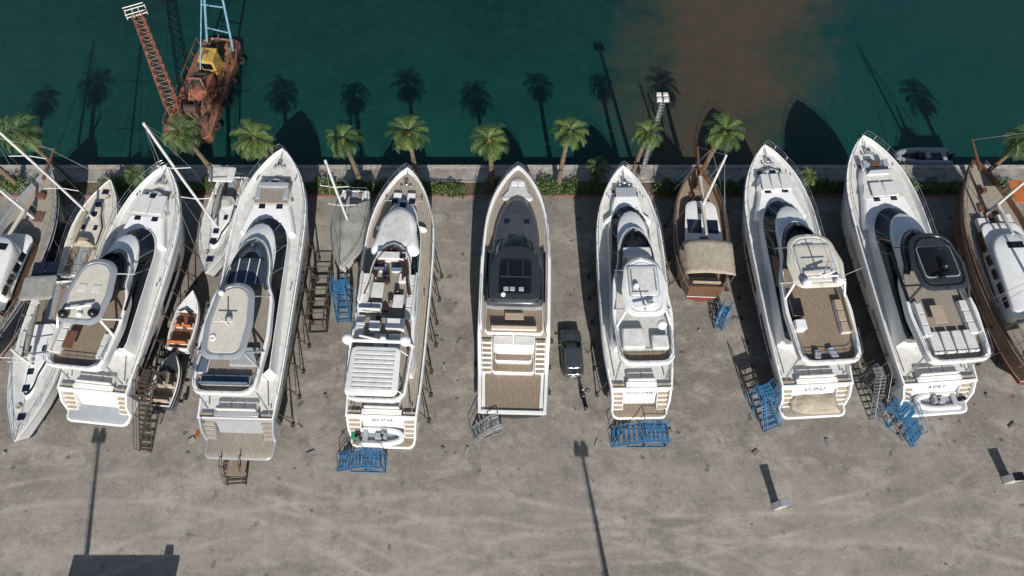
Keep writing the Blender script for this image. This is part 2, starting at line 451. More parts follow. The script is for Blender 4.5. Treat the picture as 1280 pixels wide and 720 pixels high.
        for s in (1, -1):
            pl.append(([(s*(fw-.25), h0-.2, zr+.6), (s*(hh*.88), h0+.5, hz-.03)], .10))
            pl.append(([(s*(fw*.80), h1-.4, zr+.7), (s*(hh*.8), h1-1.1, hz-.03)], .05))
            pl.append(([(s*(fw-.18), h0+1.2, zr+.7), (s*(hh*.9), h0+.6, hz-.03)], .08))
        tubes(b, 'hardtop_legs', pl, g('legm', WHITE), 8)
        seats(b, 'helm_seats', [(-.55, h1-1.9, .55, .55, 's'), (.25, h1-1.9, .55, .55, 's')], PADW, zr+.27)
    rail(b, c, lambda y: sheer(y)-.02, .7, .52, 1.0, 1.4)
    rail(b, c, lambda y: sheer(y)-.02, .25, .08, .52, 1.8, .018, mids=0)
    boxes(b, 'windlass', [(0, L-1.6, sheer(L)-.45, .35, .5, .35), (.4, L-1.9, sheer(L)-.45, .18, .18, .25), (-.4, L-1.9, sheer(L)-.45, .18, .18, .25)], STEEL, .04)
    boxes(b, 'deck_hatch', [(0, tf+.25, sheer(tf)-.44, .6, .5, .08)], PADG, .02)
    rope(b, .85, tf-.1, sheer(tf)-.44, .25); rope(b, -.9, tf-.3, sheer(tf)-.44, .22, NAVY)
    tubes(b, 'anchor', [([(0, L-.9, sheer(L)-.3), (0, L+.15, sheer(L)-.15), (0, L+.3, sheer(L)-.5)], .07), ([(-.25, L+.1, sheer(L)-.75), (.25, L+.1, sheer(L)-.75)], .06)], STEEL)
    boxes(b, 'cleats', [(s*(B/2-.5)*k, y, sheer(y), .1, .35, .1) for s in (1, -1) for y, k in ((ps+.6, .95), (L*.5, 1.0), (L-3.2, .62))], STEEL, .02)
    shores(b, L, B, ps+.8)
    b.sheer = sheer; b.c = c; b.zf = zr+.27; b.fw = fw
    return b

def mast_gear(b, x, y, z, w=1.6, h=.8):
    tubes(b, 'radar_arch', [([(-w/2, y, z), (-w/2*.8, y-.15, z+h), (w/2*.8, y-.15, z+h), (w/2, y, z)], .09)], WHITE, 8)
    boxes(b, 'radar_scanner', [(x, y-.15, z+h+.22, 1.5, .14, .12, .3)], WHITE, .04)
    boxes(b, 'radar_base', [(x, y-.15, z+h, .35, .35, .22)], WHITE2, .04)
    tubes(b, 'whip_antennas', [([(s*w*.45, y-.2, z+h*.6), (s*w*.55, y-.9, z+h+2.6)], .018) for s in (1, -1)], WHITE, 4)

# ================================================================== YACHTS
b = fly_yacht('motor_yacht', -32.9, 14.0, -30.6, 36.3, 22.4, 6.1, dict(a1=16.6, f1=13.1, f0=2.8, h0=5.8, h1=11.3, hhw=1.85, hm=GREYP, hin=CREAM, trunk=2.6, flyfloor=TEAK, pteak=PADG, hw=((.1, .3, .35, .8), (.38, .62, .4, .85)), side=WHITE, dash=BLACK))
Z = b.hz+.1
boxes(b, 'foredeck_sunpad', [(-.65, 18.2, 5.44, 1.22, 1.9, .16), (.65, 18.2, 5.44, 1.22, 1.9, .16)], PADW, .06)
boxes(b, 'roof_hatches', [(-.55, 8.7, Z+.04, .6, .6, .05), (.55, 8.7, Z+.04, .6, .6, .05)], WHITE2, .02)
dome(b, -1.0, 6.4, Z, .36, BLACK); dome(b, 1.15, 6.7, Z, .36, BLACK); dome(b, .1, 6.5, Z, .22)
boxes(b, 'radar_scanner', [(0, 7.0, Z+.35, 1.9, .16, .12, .25)], WHITE, .03); boxes(b, 'radar_base', [(0, 7.0, Z, .35, .35, .35)], WHITE, .03)
seats(b, 'fly_lounge', [(-1.75, 5.4, .7, 3.0, 'w'), (1.75, 4.8, .7, 2.0, 'e')], PADW, b.zf)
boxes(b, 'fly_tables', [(-.9, 5.0, b.zf+.5, .8, 1.4, .06)], TEAKR, .02)
boxes(b, 'side_panels_black', [(s*2.3, 9.3, b.zf+.48, .22, 3.2, .1, s*.06) for s in (1, -1)], BLACK, .04)

b = fly_yacht('motor_yacht', -21.2, 11.2, -20.5, 37.9, 26.7, 6.4, dict(a1=20.4, f1=16.8, f0=3.6, h0=5.8, h1=12.0, hhw=1.8, hm=GREYP, hin=CREAM, htrim=GREYP, side=SILVER, trunk=3.0, flyfloor=TEAKG, ps=2.6, wsm=BGLASS, dash=BGLASS, legm=SILVER, zb=5.8, ffr=4.0, pteak=TEAKG))
Z = b.hz+.1
boxes(b, 'foredeck_lounge_panel', [(0, 21.9, 5.62, 2.9, 1.9, .08)], TEAKG, .04)
boxes(b, 'foredeck_sofa', [(0, 22.7, 5.66, 2.6, .5, .3), (-1.2, 21.9, 5.66, .4, 1.2, .22), (1.2, 21.9, 5.66, .4, 1.2, .22)], PADG, .06)
slab(b, 'glass_roof', shape(12.4, 14.8, 1.45, 1.2, fr=.5, rr=.3), b.zf+.55, b.zf+.65, BGLASS, bev=.03)
boxes(b, 'glass_roof_frames', [(x, 13.6, b.zf+.66, .07, 2.2, .03) for x in (-.8, 0, .8)], WHITE, 0)
dome(b, -1.0, 11.0, Z+.02, .22); tubes(b, 'mast_pole', [([(0, 8.5, Z), (0, 8.3, Z+1.7)], .06), ([(-.7, 8.35, Z+.9), (.7, 8.35, Z+.9)], .04)], WHITE2)
dome(b, 0, 8.9, Z+.02, .26, PADG); rope(b, -.9, 7.4, Z+.03, .25, WHITE)
seats(b, 'fly_lounge', [(0, 4.75, 3.6, .8, 's'), (-1.9, 6.4, .75, 2.3, 'w')], PADB, b.zf); boxes(b, 'sunpad', [(1.0, 6.6, b.zf, 2.0, 1.5, .4)], PADG, .08)
boxes(b, 'passerelle_rack', [(0, -.6, 1.6, 1.4, 1.2, .1)], TEAK, .02)
tubes(b, 'flag_staff', [([(-2.4, 1.9, 3.6), (-2.4, 1.2, 5.0)], .02)], WHITE, 4); boxes(b, 'ensign', [(-2.4, 1.4, 3.9, .04, .5, .7)], ORNG, 0)

b = fly_yacht('motor_yacht', -10.1, 12.1, -9.2, 36.0, 23.9, 6.0, dict(a1=20.0, f1=15.4, f0=2.2, trunk=3.2, flyfloor=TEAKG, wsm=BRGLASS, dash=BRGLASS, ps=1.9, deck=TEAKG, label='SEA STAR', lsize=.4, anti=ANTIB, frail=.4, fin=.5))
dome_r = shape(14.6, 19.2, 2.0, 1.6, fr=2.4, rr=.5)
loft(b, 'forward_roof', [mk(dome_r, 6.2), mk(inset(dome_r, .12), 6.55), mk(inset(dome_r, .6), 6.72), mk(inset(dome_r, 1.1), 6.76)], [WHITE, WHITE, WHITE2], capt=NONSK, ang=1.2)
boxes(b, 'foredeck_locker', [(-.6, 20.8, 5.1, .7, 1.0, .3), (.6, 20.8, 5.1, .7, 1.0, .3)], WHITE, .05)
seats(b, 'helm_bench', [(-.9, 13.2, .9, .7, 's'), (.5, 13.2, .9, .7, 's')], PADB, b.zf)
boxes(b, 'helm_console', [(0, 14.1, b.zf, 2.4, .7, .75)], WHITE2, .08)
seats(b, 'fly_sofa', [(-1.85, 11.3, .75, 2.6, 'w'), (-1.2, 9.7, 1.7, .8, 's'), (1.85, 10.7, .75, 3.8, 'e'), (1.1, 12.3, .8, .8, ''), (-1.85, 8.1, .75, 1.8, 'w')], PADW, b.zf)
boxes(b, 'fly_table', [(-.8, 11.1, b.zf+.45, .9, 1.3, .06), (.9, 10.2, b.zf+.45, .8, 1.1, .06)], WHITE2, .03)
boxes(b, 'wet_bar', [(.9, 8.2, b.zf, 1.4, .8, .9), (-.6, 8.0, b.zf, .8, .7, .9)], WHITE, .06)
boxes(b, 'sunpads', [(-.2, 7.0, b.zf, .9, 1.1, .35), (.9, 7.0, b.zf, .9, 1.1, .35)], PADG, .08)
boxes(b, 'loose_stools', [(-.1+R.uniform(-.8, .8), 8.8+i*.8, b.zf, .4, .4, .45, R.uniform(0, 1)) for i in range(5)], BRGLASS, .08)
boxes(b, 'helm_gear', [(-.3, 12.4, b.zf, .5, .4, .8), (.9, 13.9, b.zf+.75, .5, .3, .2)], BLACK, .05)
AW = shape(2.2, 5.9, 1.9, 1.8, fr=.4, rr=.4)
slab(b, 'louvred_awning', AW, 8.2, 8.37, WHITE, bev=.06)
boxes(b, 'awning_louvres', [(0, 2.7+i*.34, 8.374, 2.9, .2, .05) for i in range(9)], WHITE2, .01)
tubes(b, 'awning_posts', [([(s*2.1, y, b.zf+.4), (s*1.75, y-.1, 8.25)], .06) for s in (1, -1) for y in (2.8, 5.8)], WHITE)
tubes(b, 'radar_arch', [([(-2.4, 6.6, b.zf+.3), (-2.1, 6.3, 8.3), (-1.6, 6.25, 8.6), (1.6, 6.25, 8.6), (2.1, 6.3, 8.3), (2.4, 6.6, b.zf+.3)], .15)], WHITE, 8)
dome(b, -2.1, 6.3, 8.4, .42); dome(b, 2.1, 6.3, 8.4, .42); dome(b, .5, 6.3, 8.7, .25)
boxes(b, 'radar_scanner', [(-.4, 6.3, 8.95, 1.7, .15, .12, -.2)], WHITE, .03)
tender(b, -1.7, .75, 1.9, -1.57, 3.4, 1.5, WHITE, GREYP)
boxes(b, 'green_locker', [(-2.1, .9, 1.9, .7, .8, .45)], GREEN, .08)

b = fly_yacht('motor_yacht', 10.15, 14.4, 9.8, 36.2, 21.8, 5.75, dict(a1=18.4, f1=14.6, f0=2.7, h0=6.0, h1=11.0, hhw=1.7, hpanel=(7.6, 10.2, 1.1), hpm=WHITE2, trunk=2.2, flyfloor=NONSK, ps=1.8, ws=.84, label='MOON STREET', lsize=.35))
Z = b.hz+.1
boxes(b, 'foredeck_sunpad', [(0, 18.9, 5.5, 1.8, 1.0, .16)], PADG, .06)
tubes(b, 'roof_grab_rails', [([(s*.9, 8.0, Z+.18), (s*.9, 9.8, Z+.18)], .03) for s in (1, -1)], STEEL)
dome(b, 1.1, 5.4, 7.9, .38); dome(b, -.6, 8.4, Z+.1, .22); dome(b, .3, 7.0, Z+.04, .24)
boxes(b, 'radar_scanner', [(-.1, 6.6, Z+.5, 1.6, .15, .12, .2)], WHITE, .03)
tubes(b, 'radar_mast', [([(-.1, 6.6, Z), (-.1, 6.6, Z+.5)], .1), ([(-.1, 6.4, Z), (-.1, 6.1, Z+1.9)], .05), ([(-.7, 6.2, Z+1.3), (.5, 6.2, Z+1.3)], .035)], WHITE)
boxes(b, 'fly_covered_furniture', [(-.9, 4.8, b.zf, 1.7, 1.7, .62), (1.1, 4.5, b.zf, 1.3, 1.2, .55)], WHITE2, .16)
boxes(b, 'fly_teak', [(0, 3.5, b.zf+.004, 3.4, .8, .02)], TEAK, 0)
boxes(b, 'roof_covers', [(0, 12.1, b.zf, 2.4, 1.0, .8)], PADW, .2)

b = fly_yacht('motor_yacht', 24.0, 14.5, 22.7, 38.5, 24.0, 6.2, dict(a1=18.8, f1=15.1, f0=2.7, h0=8.3, h1=13.0, hhw=2.2, hm=CREAM, hin=PADW, htrim=CREAM, hpanel=(9.3, 12.0, 1.35), hpm=CREAM, trunk=2.4, flyfloor=TEAK, label='LORD', lsize=.62, pteak=TEAKG, fin=.5))
Z = b.hz+.1
boxes(b, 'foredeck_sunpad', [(x, 19.9, 5.56, .8, 1.7, .18) for x in (-.84, 0, .84)], PADW, .1)
mast_gear(b, 0, 9.0, Z-.05, 2.6)
dome(b, -1.2, 8.6, Z, .36); dome(b, 1.3, 8.6, Z, .36)
tubes(b, 'mast_frame', [([(0, 9.0, Z+.7), (0, 9.6, Z+2.0)], .05), ([(-.9, 9.2, Z+1.2), (.9, 9.2, Z+1.2)], .04), ([(-.5, 9.5, Z+1.8), (.5, 9.5, Z+1.8)], .03)], STEEL)
boxes(b, 'bbq_bar', [(-1.8, 7.2, b.zf, .8, 1.5, .9)], BLACK, .05); boxes(b, 'bar_top', [(-1.8, 5.8, b.zf, .8, .8, .85)], WHITE, .05)
seats(b, 'fly_sofa', [(1.75, 6.5, .8, 2.8, 'e')], PADT, b.zf)
boxes(b, 'folded_chairs', [(.3, 3.6, b.zf, .5, .9, .3, .3), (-.9, 3.5, b.zf, .45, .7, .35, -.2)], PADG, .05)
tender(b, 1.9, 1.0, 1.9, 1.57, 3.8, 1.7, TAN, TAN, cover=TAN, engine=False)

b = fly_yacht('motor_yacht', 33.7, 14.7, 31.8, 39.4, 24.9, 6.5, dict(a1=17.9, f1=14.2, f0=2.6, h0=7.9, h1=12.9, hhw=2.1, hfw=.85, hm=DGREY, hin=DGREY, htrim=BLACK, hpanel=(9.0, 11.6, 1.3), hpm=BLACK, legm=DGREY, trunk=2.7, flyfloor=TEAKG, label='ASHLY', lsize=.5, pteak=PADG, dash=BLACK))
Z = b.hz+.1
boxes(b, 'foredeck_sunpad', [(-.58, 19.0, 5.5, 1.12, 1.5, .16), (.58, 19.0, 5.5, 1.12, 1.5, .16)], PADW, .1)
seats(b, 'bow_lounge', [(0, 20.9, 2.0, .7, 's'), (-.9, 21.6, .5, .8, ''), (.9, 21.6, .5, .8, '')], PADG, 5.35)
boxes(b, 'bow_table', [(0, 21.6, 5.7, .7, .5, .06)], TEAKR, .02)
seats(b, 'fly_lounge', [(-1.85, 6.2, .8, 2.8, 'w'), (1.85, 6.2, .8, 2.8, 'e')], PADW, b.zf)
boxes(b, 'aft_sunbeds', [(x, 4.3, b.zf, .78, 1.8, .35) for x in (-1.35, -.45, .45, 1.35)], PADW, .08)
boxes(b, 'fly_table', [(-.5, 6.5, b.zf+.5, 1.0, 1.5, .06)], PADT, .02)
boxes(b, 'side_panels_black', [(s*2.45, 9.9, b.zf+.48, .25, 4.4, .12) for s in (1, -1)], BLACK, .04)
dome(b, .2, 9.8, Z+.1, .32, BLACK); boxes(b, 'radar_scanner', [(-.2, 8.9, Z+.35, 1.7, .15, .12, .3)], BLACK, .03); boxes(b, 'radar_base', [(-.2, 8.9, Z, .3, .3, .35)], BLACK, .03)
tender(b, 1.9, 1.0, 1.9, 1.57, 3.6, 1.6, PADW, GREYP)

def sport_yacht():
    L, B = 21.5, 5.85
    b = Obj('motor_yacht', 0.0, 14.75, -math.atan2(.57, 21.5))
    def sheer(y):
        t = max(0, min(1, (y-3.3)/3.0)); t = t*t*(3-2*t)
        return 2.1+2.5*t+.9*max(0, min(1, (y-5)/15))
    ctrl = hull_ctrl(L, B, 0, .93)
    c = build_hull(b, ctrl, sheer, deck=TEAKG, bulw=.25, windows=((.4, .52, .5, .8), (.56, .7, .5, .85)), rimt=.26, wl=1.7, n=44)
    zt = lambda y: sheer(y)-.22
    bd = shape(.12, 3.4, 2.15, 2.3, fr=.1, rr=.2); bs = shape(.08, 3.45, 2.42, 2.5, fr=.1, rr=.2)
    loft(b, 'beach_surround', [mk(bs, zt), mk(bs, lambda y: zt(y)+.02)], [WHITE], capt=WHITE)
    loft(b, 'beach_deck', [mk(bd, zt), mk(bd, lambda y: zt(y)+.05)], [TEAK], capt=TEAK)
    st = []; tr = []
    for s in (1, -1):
        for i in range(7):
            y = 3.5+i*.3; z = 2.25+i*.33
            st.append((s*2.15, y, 1.9, .8, .3, z-1.9)); tr.append((s*2.15, y, z+.003, .68, .23, .02))
    boxes(b, 'side_steps', st, WHITE, .02); boxes(b, 'side_step_treads', tr, TEAK, 0)
    slab(b, 'aft_garage', shape(4.5, 6.0, 1.65, 1.75, fr=.3, rr=.5), 2.0, 4.25, WHITE, bev=.2)
    boxes(b, 'aft_sunpad', [(-.85, 5.3, 4.24, 1.55, .8, .14), (.85, 5.3, 4.24, 1.55, .8, .14)], PADW, .06)
    slab(b, 'garage_steps', shape(3.2, 4.7, 1.7, fr=.2, rr=.2), 1.9, 2.7, WHITE, top=TEAK)
    slab(b, 'garage_steps_2', shape(3.9, 4.7, 1.5, fr=.2, rr=.2), 2.6, 3.4, WHITE, top=TEAK)
    ck = shape(5.8, 9.2, 2.35, 2.3, fr=.2, rr=.3)
    slab(b, 'cockpit_sole', ck, 3.6, 4.68, WHITE, top=TEAK)
    seats(b, 'cockpit_sofa', [(0, 6.25, 3.6, .5, 's')], PADT, 4.68)
    boxes(b, 'cockpit_table', [(0, 7.1, 5.0, 1.5, .6, .06)], PADT, .03)
    tubes(b, 'cockpit_rail', [([(s*2.6, 5.6, 4.7), (s*2.6, 5.8, 5.4), (s*2.55, 9.5, 5.9)], .03) for s in (1, -1)], STEEL)
    C = shape(7.8, 18.6, 2.4, 2.0, fr=5.6, rr=.4, mid=[(11, 2.45), (13, 2.38)])
    loft(b, 'coachroof', [mk(C, 4.7), mk(inset(C, .04, .1, 0), 5.35), mk(inset(C, .35, 1.2, 0), 5.72), mk(inset(C, .9, 3.0, 0), 5.95)], [SILVER, MGREY, MGREY], capt=MGREY, ang=1.2)
    boxes(b, 'coachroof_hatches', [(0, 16.2, 5.78, .6, .5, .06), (-.8, 15.4, 5.86, .5, .45, .06), (.8, 15.4, 5.86, .5, .45, .06)], SOLAR, .02)
    C2 = shape(8.0, 15.0, 2.2, 1.85, fr=3.0, rr=.4, mid=[(11, 2.2)])
    loft(b, 'windscreen', [mk(C2, 5.5), mk(inset(C2, .08, .4, 0), 5.8), mk(inset(C2, .35, 2.7, .1), 6.7)], [MGREY, GLASS], capt=DGREY)
    tubes(b, 'mullions', [([(s*.55, 14.4, 5.9), (s*.45, 12.35, 6.75)], .04) for s in (1, -1)], DGREY, 4)
    H = shape(7.7, 12.6, 2.0, 1.75, fr=1.3, rr=.5, mid=[(10.3, 2.08)])
    loft(b, 'hardtop', [mk(inset(H, .2), 6.57), mk(H, 6.67), mk(inset(H, .08), 6.8), mk(inset(H, .4), 6.85)], [DGREY]*3, capt=DGREY, capb=DGREY)
    slab(b, 'sunroof_glass', shape(8.2, 11.3, 1.3, 1.25, fr=.3, rr=.3), 6.85, 6.91, GLASS, bev=.02)
    boxes(b, 'sunroof_frame', [(0, 9.7, 6.912, 2.4, .05, .03), (-.6, 10.4, 6.912, .04, 1.4, .03), (.6, 10.4, 6.912, .04, 1.4, .03)], MGREY, 0)
    boxes(b, 'helm_seats', [(x, 8.6, 6.92, .4, .35, .12) for x in (-.7, -.2, .5)], PADG, .04)
    dome(b, -.9, 8.1, 6.85, .2); boxes(b, 'side_glass', [(s*2.4, 10.5, 5.2, .1, 4.6, .4) for s in (1, -1)], GLASS, .03)
    slab(b, 'foredeck_pad', shape(17.9, 20.3, 1.35, .8, fr=1.4, rr=.3), 5.15, 5.36, NONSK)
    boxes(b, 'bow_lockers', [(-.3, 19.6, 5.36, .5, .5, .06), (.3, 19.6, 5.36, .5, .5, .06)], WHITE, .02)
    rail(b, c, lambda y: sheer(y)-.02, .6, .55, 1.0, 1.5)
    shores(b, L, B, 2.5, z=2.0)
sport_yacht()

# ------------------------------------------------------------------ sailing yachts
def sail_yacht(xs, ys, xb, yb, B, deck=WHITE2, side=WHITE, cover=NAVY, mast=14, z=3.0, coach=WHITE, roofs=True, solar=False, bimini=None, name='sailing_yacht', anti=ANTIB, covered=None, teakc=TEAK, my=.56):
    L = math.hypot(xb-xs, yb-ys); b = Obj(name, xs, ys, -math.atan2(xb-xs, yb-ys))
    h = B/2; sheer = lambda y: z+.35*(y/L)**2
    ctrl = [(0, h*.78), (.15*L, h*.9), (.4*L, h), (.6*L, h*.93), (.78*L, h*.66), (.9*L, h*.34), (.97*L, h*.12), (L, .01)]
    c = build_hull(b, ctrl, sheer, wl=z-1.3, anti=anti, side=side, deck=deck, bulw=.07, keel=z-2.0, rake=L*.05, rimt=.08, stripe=NAVY)
    loft(b, 'keel', [mk(shape(L*.35, L*.52, .15, .1, fr=.3, rr=.3), .4), mk(shape(L*.33, L*.56, .2, .15, fr=.4, rr=.3), z-1.7)], [anti], capb=anti)
    k = h*.58
    CR = shape(L*.3, L*.76, k, k*.45, fr=L*.12, rr=.2, mid=[(L*.5, k*.95)])
    d = lambda y: sheer(y)-.06
    loft(b, 'coachroof', [mk(CR, d), mk(inset(CR, .05, .3, 0), lambda y: d(y)+.18), mk(inset(CR, .09, .5, 0), lambda y: d(y)+.32), mk(inset(CR, .2, .8, .05), lambda y: d(y)+.42)], [coach, GLASS, coach], capt=coach)
    boxes(b, 'cockpit_coaming', [(s*h*.52, L*.17, d(0), .14, L*.26, .3) for s in (1, -1)]+[(0, L*.3, d(0), h*1.1, .12, .3)], coach, .04)
    boxes(b, 'cockpit_sole', [(0, L*.16, d(0)-.02, h*.5, L*.27, .04)], GREYP, 0)
    boxes(b, 'cockpit_seats', [(s*h*.36, L*.16, d(0), h*.26, L*.25, .16) for s in (1, -1)], teakc, .02)
    for s in (1, -1):
        tubes(b, 'steering_wheel', [([(s*h*.28+.38*math.cos(a*.524), L*.08, d(0)+.75+.38*math.sin(a*.524)) for a in range(13)], .025)], STEEL, 5)
    boxes(b, 'hatches', [(0, L*.7, d(L*.7)+.40, .55, .55, .05), (0, L*.6, d(L*.6)+.42, .5, .5, .04), (-k*.5, L*.46, d(L*.5)+.42, .35, .5, .04), (k*.5, L*.46, d(L*.5)+.42, .35, .5, .04), (0, L*.86, d(L*.86), .6, .5, .06)], SOLAR, .02)
    for s in (1, -1): lathe(b, 'winch', [(.12, 0), (.09, .12), (.11, .2), (.001, .21)], STEEL, s*h*.55, L*.24, d(0)+.3, 10)
    rope(b, .4, L*.8, d(L*.8)+.02, .22); rope(b, -h*.5, L*.33, d(L*.3)+.02, .2, NAVY)
    zm = z+.35; my = L*my; top = z+mast
    tubes(b, 'mast', [([(0, my, zm), (0, my-.1, zm+mast*.5), (0, my-.3, top)], .11)], WHITE2, 8)
    tubes(b, 'spreaders', [([(-h*.75, my-.15, z+mast*f), (0, my, z+mast*f), (h*.75, my-.15, z+mast*f)], .04) for f in (.35, .65)], WHITE2, 5)
    tubes(b, 'boom', [([(0, my-.1, z+1.4), (0, L*.2, z+1.5)], .09)], WHITE2, 6)
    tubes(b, 'sail_cover', [([(0, my-.2, z+1.62), (0, L*.4, z+1.68), (0, L*.22, z+1.6)], [.2, .24, .1])], cover, 8)
    tubes(b, 'rigging', [([(0, my-.3, top), (0, L-.1, sheer(L))], .03), ([(0, my-.3, top), (0, .1, z)], .015)]+[([(0, my-.3, top), (s*h*.75, my-.15, z+mast*.65), (s*h*.75, my-.15, z+mast*.35), (s*h*.93, my-.2, z)], .015) for s in (1, -1)], STEEL, 4)
    rail(b, c, lambda y: sheer(y), .6, .0, 1.0, 1.6, .018)
    if roofs: loft(b, 'sprayhood', [mk(shape(L*.27, L*.36, k*.95, k*.8, fr=.5, rr=.1), d(0)+.3), mk(shape(L*.27, L*.34, k*.9, k*.7, fr=.5, rr=.1), d(0)+1.0), mk(shape(L*.28, L*.32, k*.7, k*.5, fr=.3, rr=.1), d(0)+1.15)], [cover]*2, capt=cover)
    if bimini: slab(b, 'bimini', shape(L*.04, L*.2, k*1.1, fr=.2, rr=.2), z+2.0, z+2.12, bimini); tubes(b, 'bimini_frame', [([(s*k, y, z), (s*k, y, z+2.05)], .025) for s in (1, -1) for y in (L*.06, L*.18)], STEEL, 4)
    if solar: boxes(b, 'solar_panel', [(-.55, -.1, z+1.8, 1.0, 1.5, .04), (.55, -.1, z+1.8, 1.0, 1.5, .04)], SOLAR, 0); tubes(b, 'solar_frame', [([(s*h*.6, .2, z), (s*h*.6, 0, z+1.8)], .03) for s in (1, -1)]+[([(-1.2, 0, z+1.78), (1.2, 0, z+1.78)], .03)], STEEL, 4)
    if covered:
        CV = [(y, w+.08) for y, w in cat(ctrl)]
        CV = [(y, w) for y, w in CV if y > L*.12]
        loft(b, 'canvas_cover', [mk(CV, lambda y: sheer(y)-.1), mk(inset(CV, .1), lambda y: sheer(y)+.15), mk(inset(CV, h*.55), lambda y: sheer(y)+.75-.12*abs(math.sin(y*1.6))), mk(inset(CV, h*.93), lambda y: sheer(y)+1.0-.1*abs(math.sin(y*1.6)))], [covered]*3, capt=covered, ang=.4)
    shores(b, L, B, L*.15, L*.75, z=z-.9, step=2.4)
    return b

sail_yacht(-38.9, 26.2, -38.0, 12.3, 4.2, solar=True, mast=3.2, roofs=False, cover=GCAN, z=2.7, bimini=GCAN)
sail_yacht(-37.5, 26.6, -36.7, 36.3, 3.9, deck=CREAM, coach=CREAM, cover=TAN, mast=14.5, z=3.0)
sail_yacht(-25.6, 36.8, -26.1, 26.6, 3.5, mast=14, z=3.0, cover=GCAN, bimini=WHITE2)
sail_yacht(-14.2, 35.2, -14.6, 27.0, 3.1, mast=9, z=3.1, cover=GCAN, covered=GCAN, roofs=False, my=.45)

# ------------------------------------------------------------------ gulets
def gulet(xs, ys, xb, yb, B, z=3.2, side=TEAKR, deck=TEAK, house=WHITE, canopy=TAN, masts=((.7, 9),), anti=ANTIR, hf=(.3, .62), can=(.04, .3), name='wooden_gulet', panels=True, rim=TEAKR):
    L = math.hypot(xb-xs, yb-ys); b = Obj(name, xs, ys, -math.atan2(xb-xs, yb-ys))
    h = B/2; sheer = lambda y: z+.9*max(0, (y/L-.35)/.65)**2+.25*max(0, (.3-y/L)/.3)
    ctrl = [(0, h*.6), (.08*L, h*.78), (.25*L, h*.95), (.45*L, h), (.65*L, h*.93), (.8*L, h*.7), (.9*L, h*.42), (.97*L, h*.16), (L, .03)]
    c = build_hull(b, ctrl, sheer, wl=z-1.7, anti=anti, side=side, rim=rim, deck=deck, bulw=.5, keel=.6, rake=L*.06, rimt=.18, stripe=WHITE)
    d = lambda y: sheer(y)-.5
    k = h*.68
    H = shape(L*hf[0], L*hf[1], k, k*.8, fr=.8, rr=.2)
    loft(b, 'deckhouse', [mk(H, z-.5), mk(H, z+.1), mk(inset(H, .03), z+.45), mk(inset(H, -.1), z+.5), mk(inset(H, -.1), z+.58), mk(inset(H, .2), z+.66)], [TEAKR, GLASS, house, house, house], capt=house)
    boxes(b, 'skylights', [(0, L*(hf[0]+.05), z+.66, .7, .7, .1), (0, L*(hf[1]-.08), z+.66, .6, .6, .1)], TEAKR, .02)
    if panels: boxes(b, 'solar_panels', [(-k*.45, L*(hf[0]+hf[1])/2-.3, z+.68, k*.75, 1.3, .05), (k*.45, L*(hf[0]+hf[1])/2-.3, z+.68, k*.75, 1.3, .05)], SOLAR, 0)
    y0, y1 = L*can[0], L*can[1]; n = 9; V = []; F = []
    for i in range(n):
        for j in range(9):
            x = (j/8-.5)*2*h*.88; y = y0+(y1-y0)*i/(n-1)
            V.append((x, y, z+2.0-.35*abs(j/4-1)**2-.06*abs(math.sin(i*math.pi/2))+R.uniform(-.02, .02)))
    for i in range(n-1):
        for j in range(8):
            F.append((i*9+j, i*9+j+1, (i+1)*9+j+1, (i+1)*9+j))
    o = b.add('canopy', V, F, canopy); md = o.modifiers.new('s', 'SOLIDIFY'); md.thickness = .03
    fr = [([(s*h*.85, y, z-.1), (s*h*.86, y, z+1.62)], .035) for s in (1, -1) for y in (y0+.1, (y0+y1)/2, y1-.1)]
    tubes(b, 'canopy_frame', fr, STEEL, 5)
    seats(b, 'aft_cushions', [(0, L*.06, h*1.0, .7, 's')], PADT, z-.35)
    for my, mh in masts:
        tubes(b, 'mast', [([(0, L*my, z-.3), (0, L*my-.15, z+mh)], [.15, .09])], TEAKR if mh < 8 else WHITE2, 8)
        tubes(b, 'shrouds', [([(0, L*my-.15, z+mh*.95), (s*h*.9, L*my-dy, z+.3)], .018) for s in (1, -1) for dy in (.3, 1.0)], STEEL, 4)
        tubes(b, 'furled_sail', [([(0, L*my-.2, z+1.2), (0, L*my-3.2, z+1.5)], [.2, .13])], CREAM, 8)
    tubes(b, 'bowsprit', [([(0, L-1.5, sheer(L)), (0, L+1.6, sheer(L)+.5)], [.16, .1])], TEAKR, 8)
    tubes(b, 'forestay', [([(0, L+1.5, sheer(L)+.5), (0, L*masts[0][0]-.1, z+masts[0][1])], .03)], CREAM, 5)
    boxes(b, 'deck_gear', [(0, L*.84, d(L*.84), .6, .5, .45), (-.5, L*.76, d(L*.76), .5, .8, .2), (.4, L*.73, d(L*.73), .8, 1.0, .15)], TEAKR, .04)
    rope(b, -.6, L*.68, d(L*.68), .34)
    rail(b, c, sheer, .55, .0, .97, 1.3, .025)
    shores(b, L, B, L*.12, L*.75, z=z-1.0)
    return b
gulet(16.4, 25.2, 16.9, 37.4, 4.7, house=WHITE, masts=((.62, 8.5), (.88, 5.5)), hf=(.3, .68))
g8 = gulet(42.9, 17.5, 42.0, 37.9, 6.2, z=3.6, house=WHITE, masts=((.74, 12), (.34, 9)), hf=(.28, .66), can=(.03, .2), deck=TEAKG)
slab(g8, 'white_superstructure', shape(4.5, 12.2, 2.3, 1.9, fr=1.6, rr=.5), 3.2, 4.9, WHITE, bev=.15)
boxes(g8, 'roof_windows', [(-2.26, 6+i*1.3, 4.1, .12, .9, .45) for i in range(5)]+[(0, 11.0, 4.9, 1.4, .6, .04)], GLASS, .02)
boxes(g8, 'deck_lockers', [(-1.1, 13.6, 3.5, 1.0, 1.4, .5), (.9, 14.2, 3.5, 1.2, .8, .5), (1.3, 9, 4.9, 1.0, 1.6, .3)], WHITE2, .06)
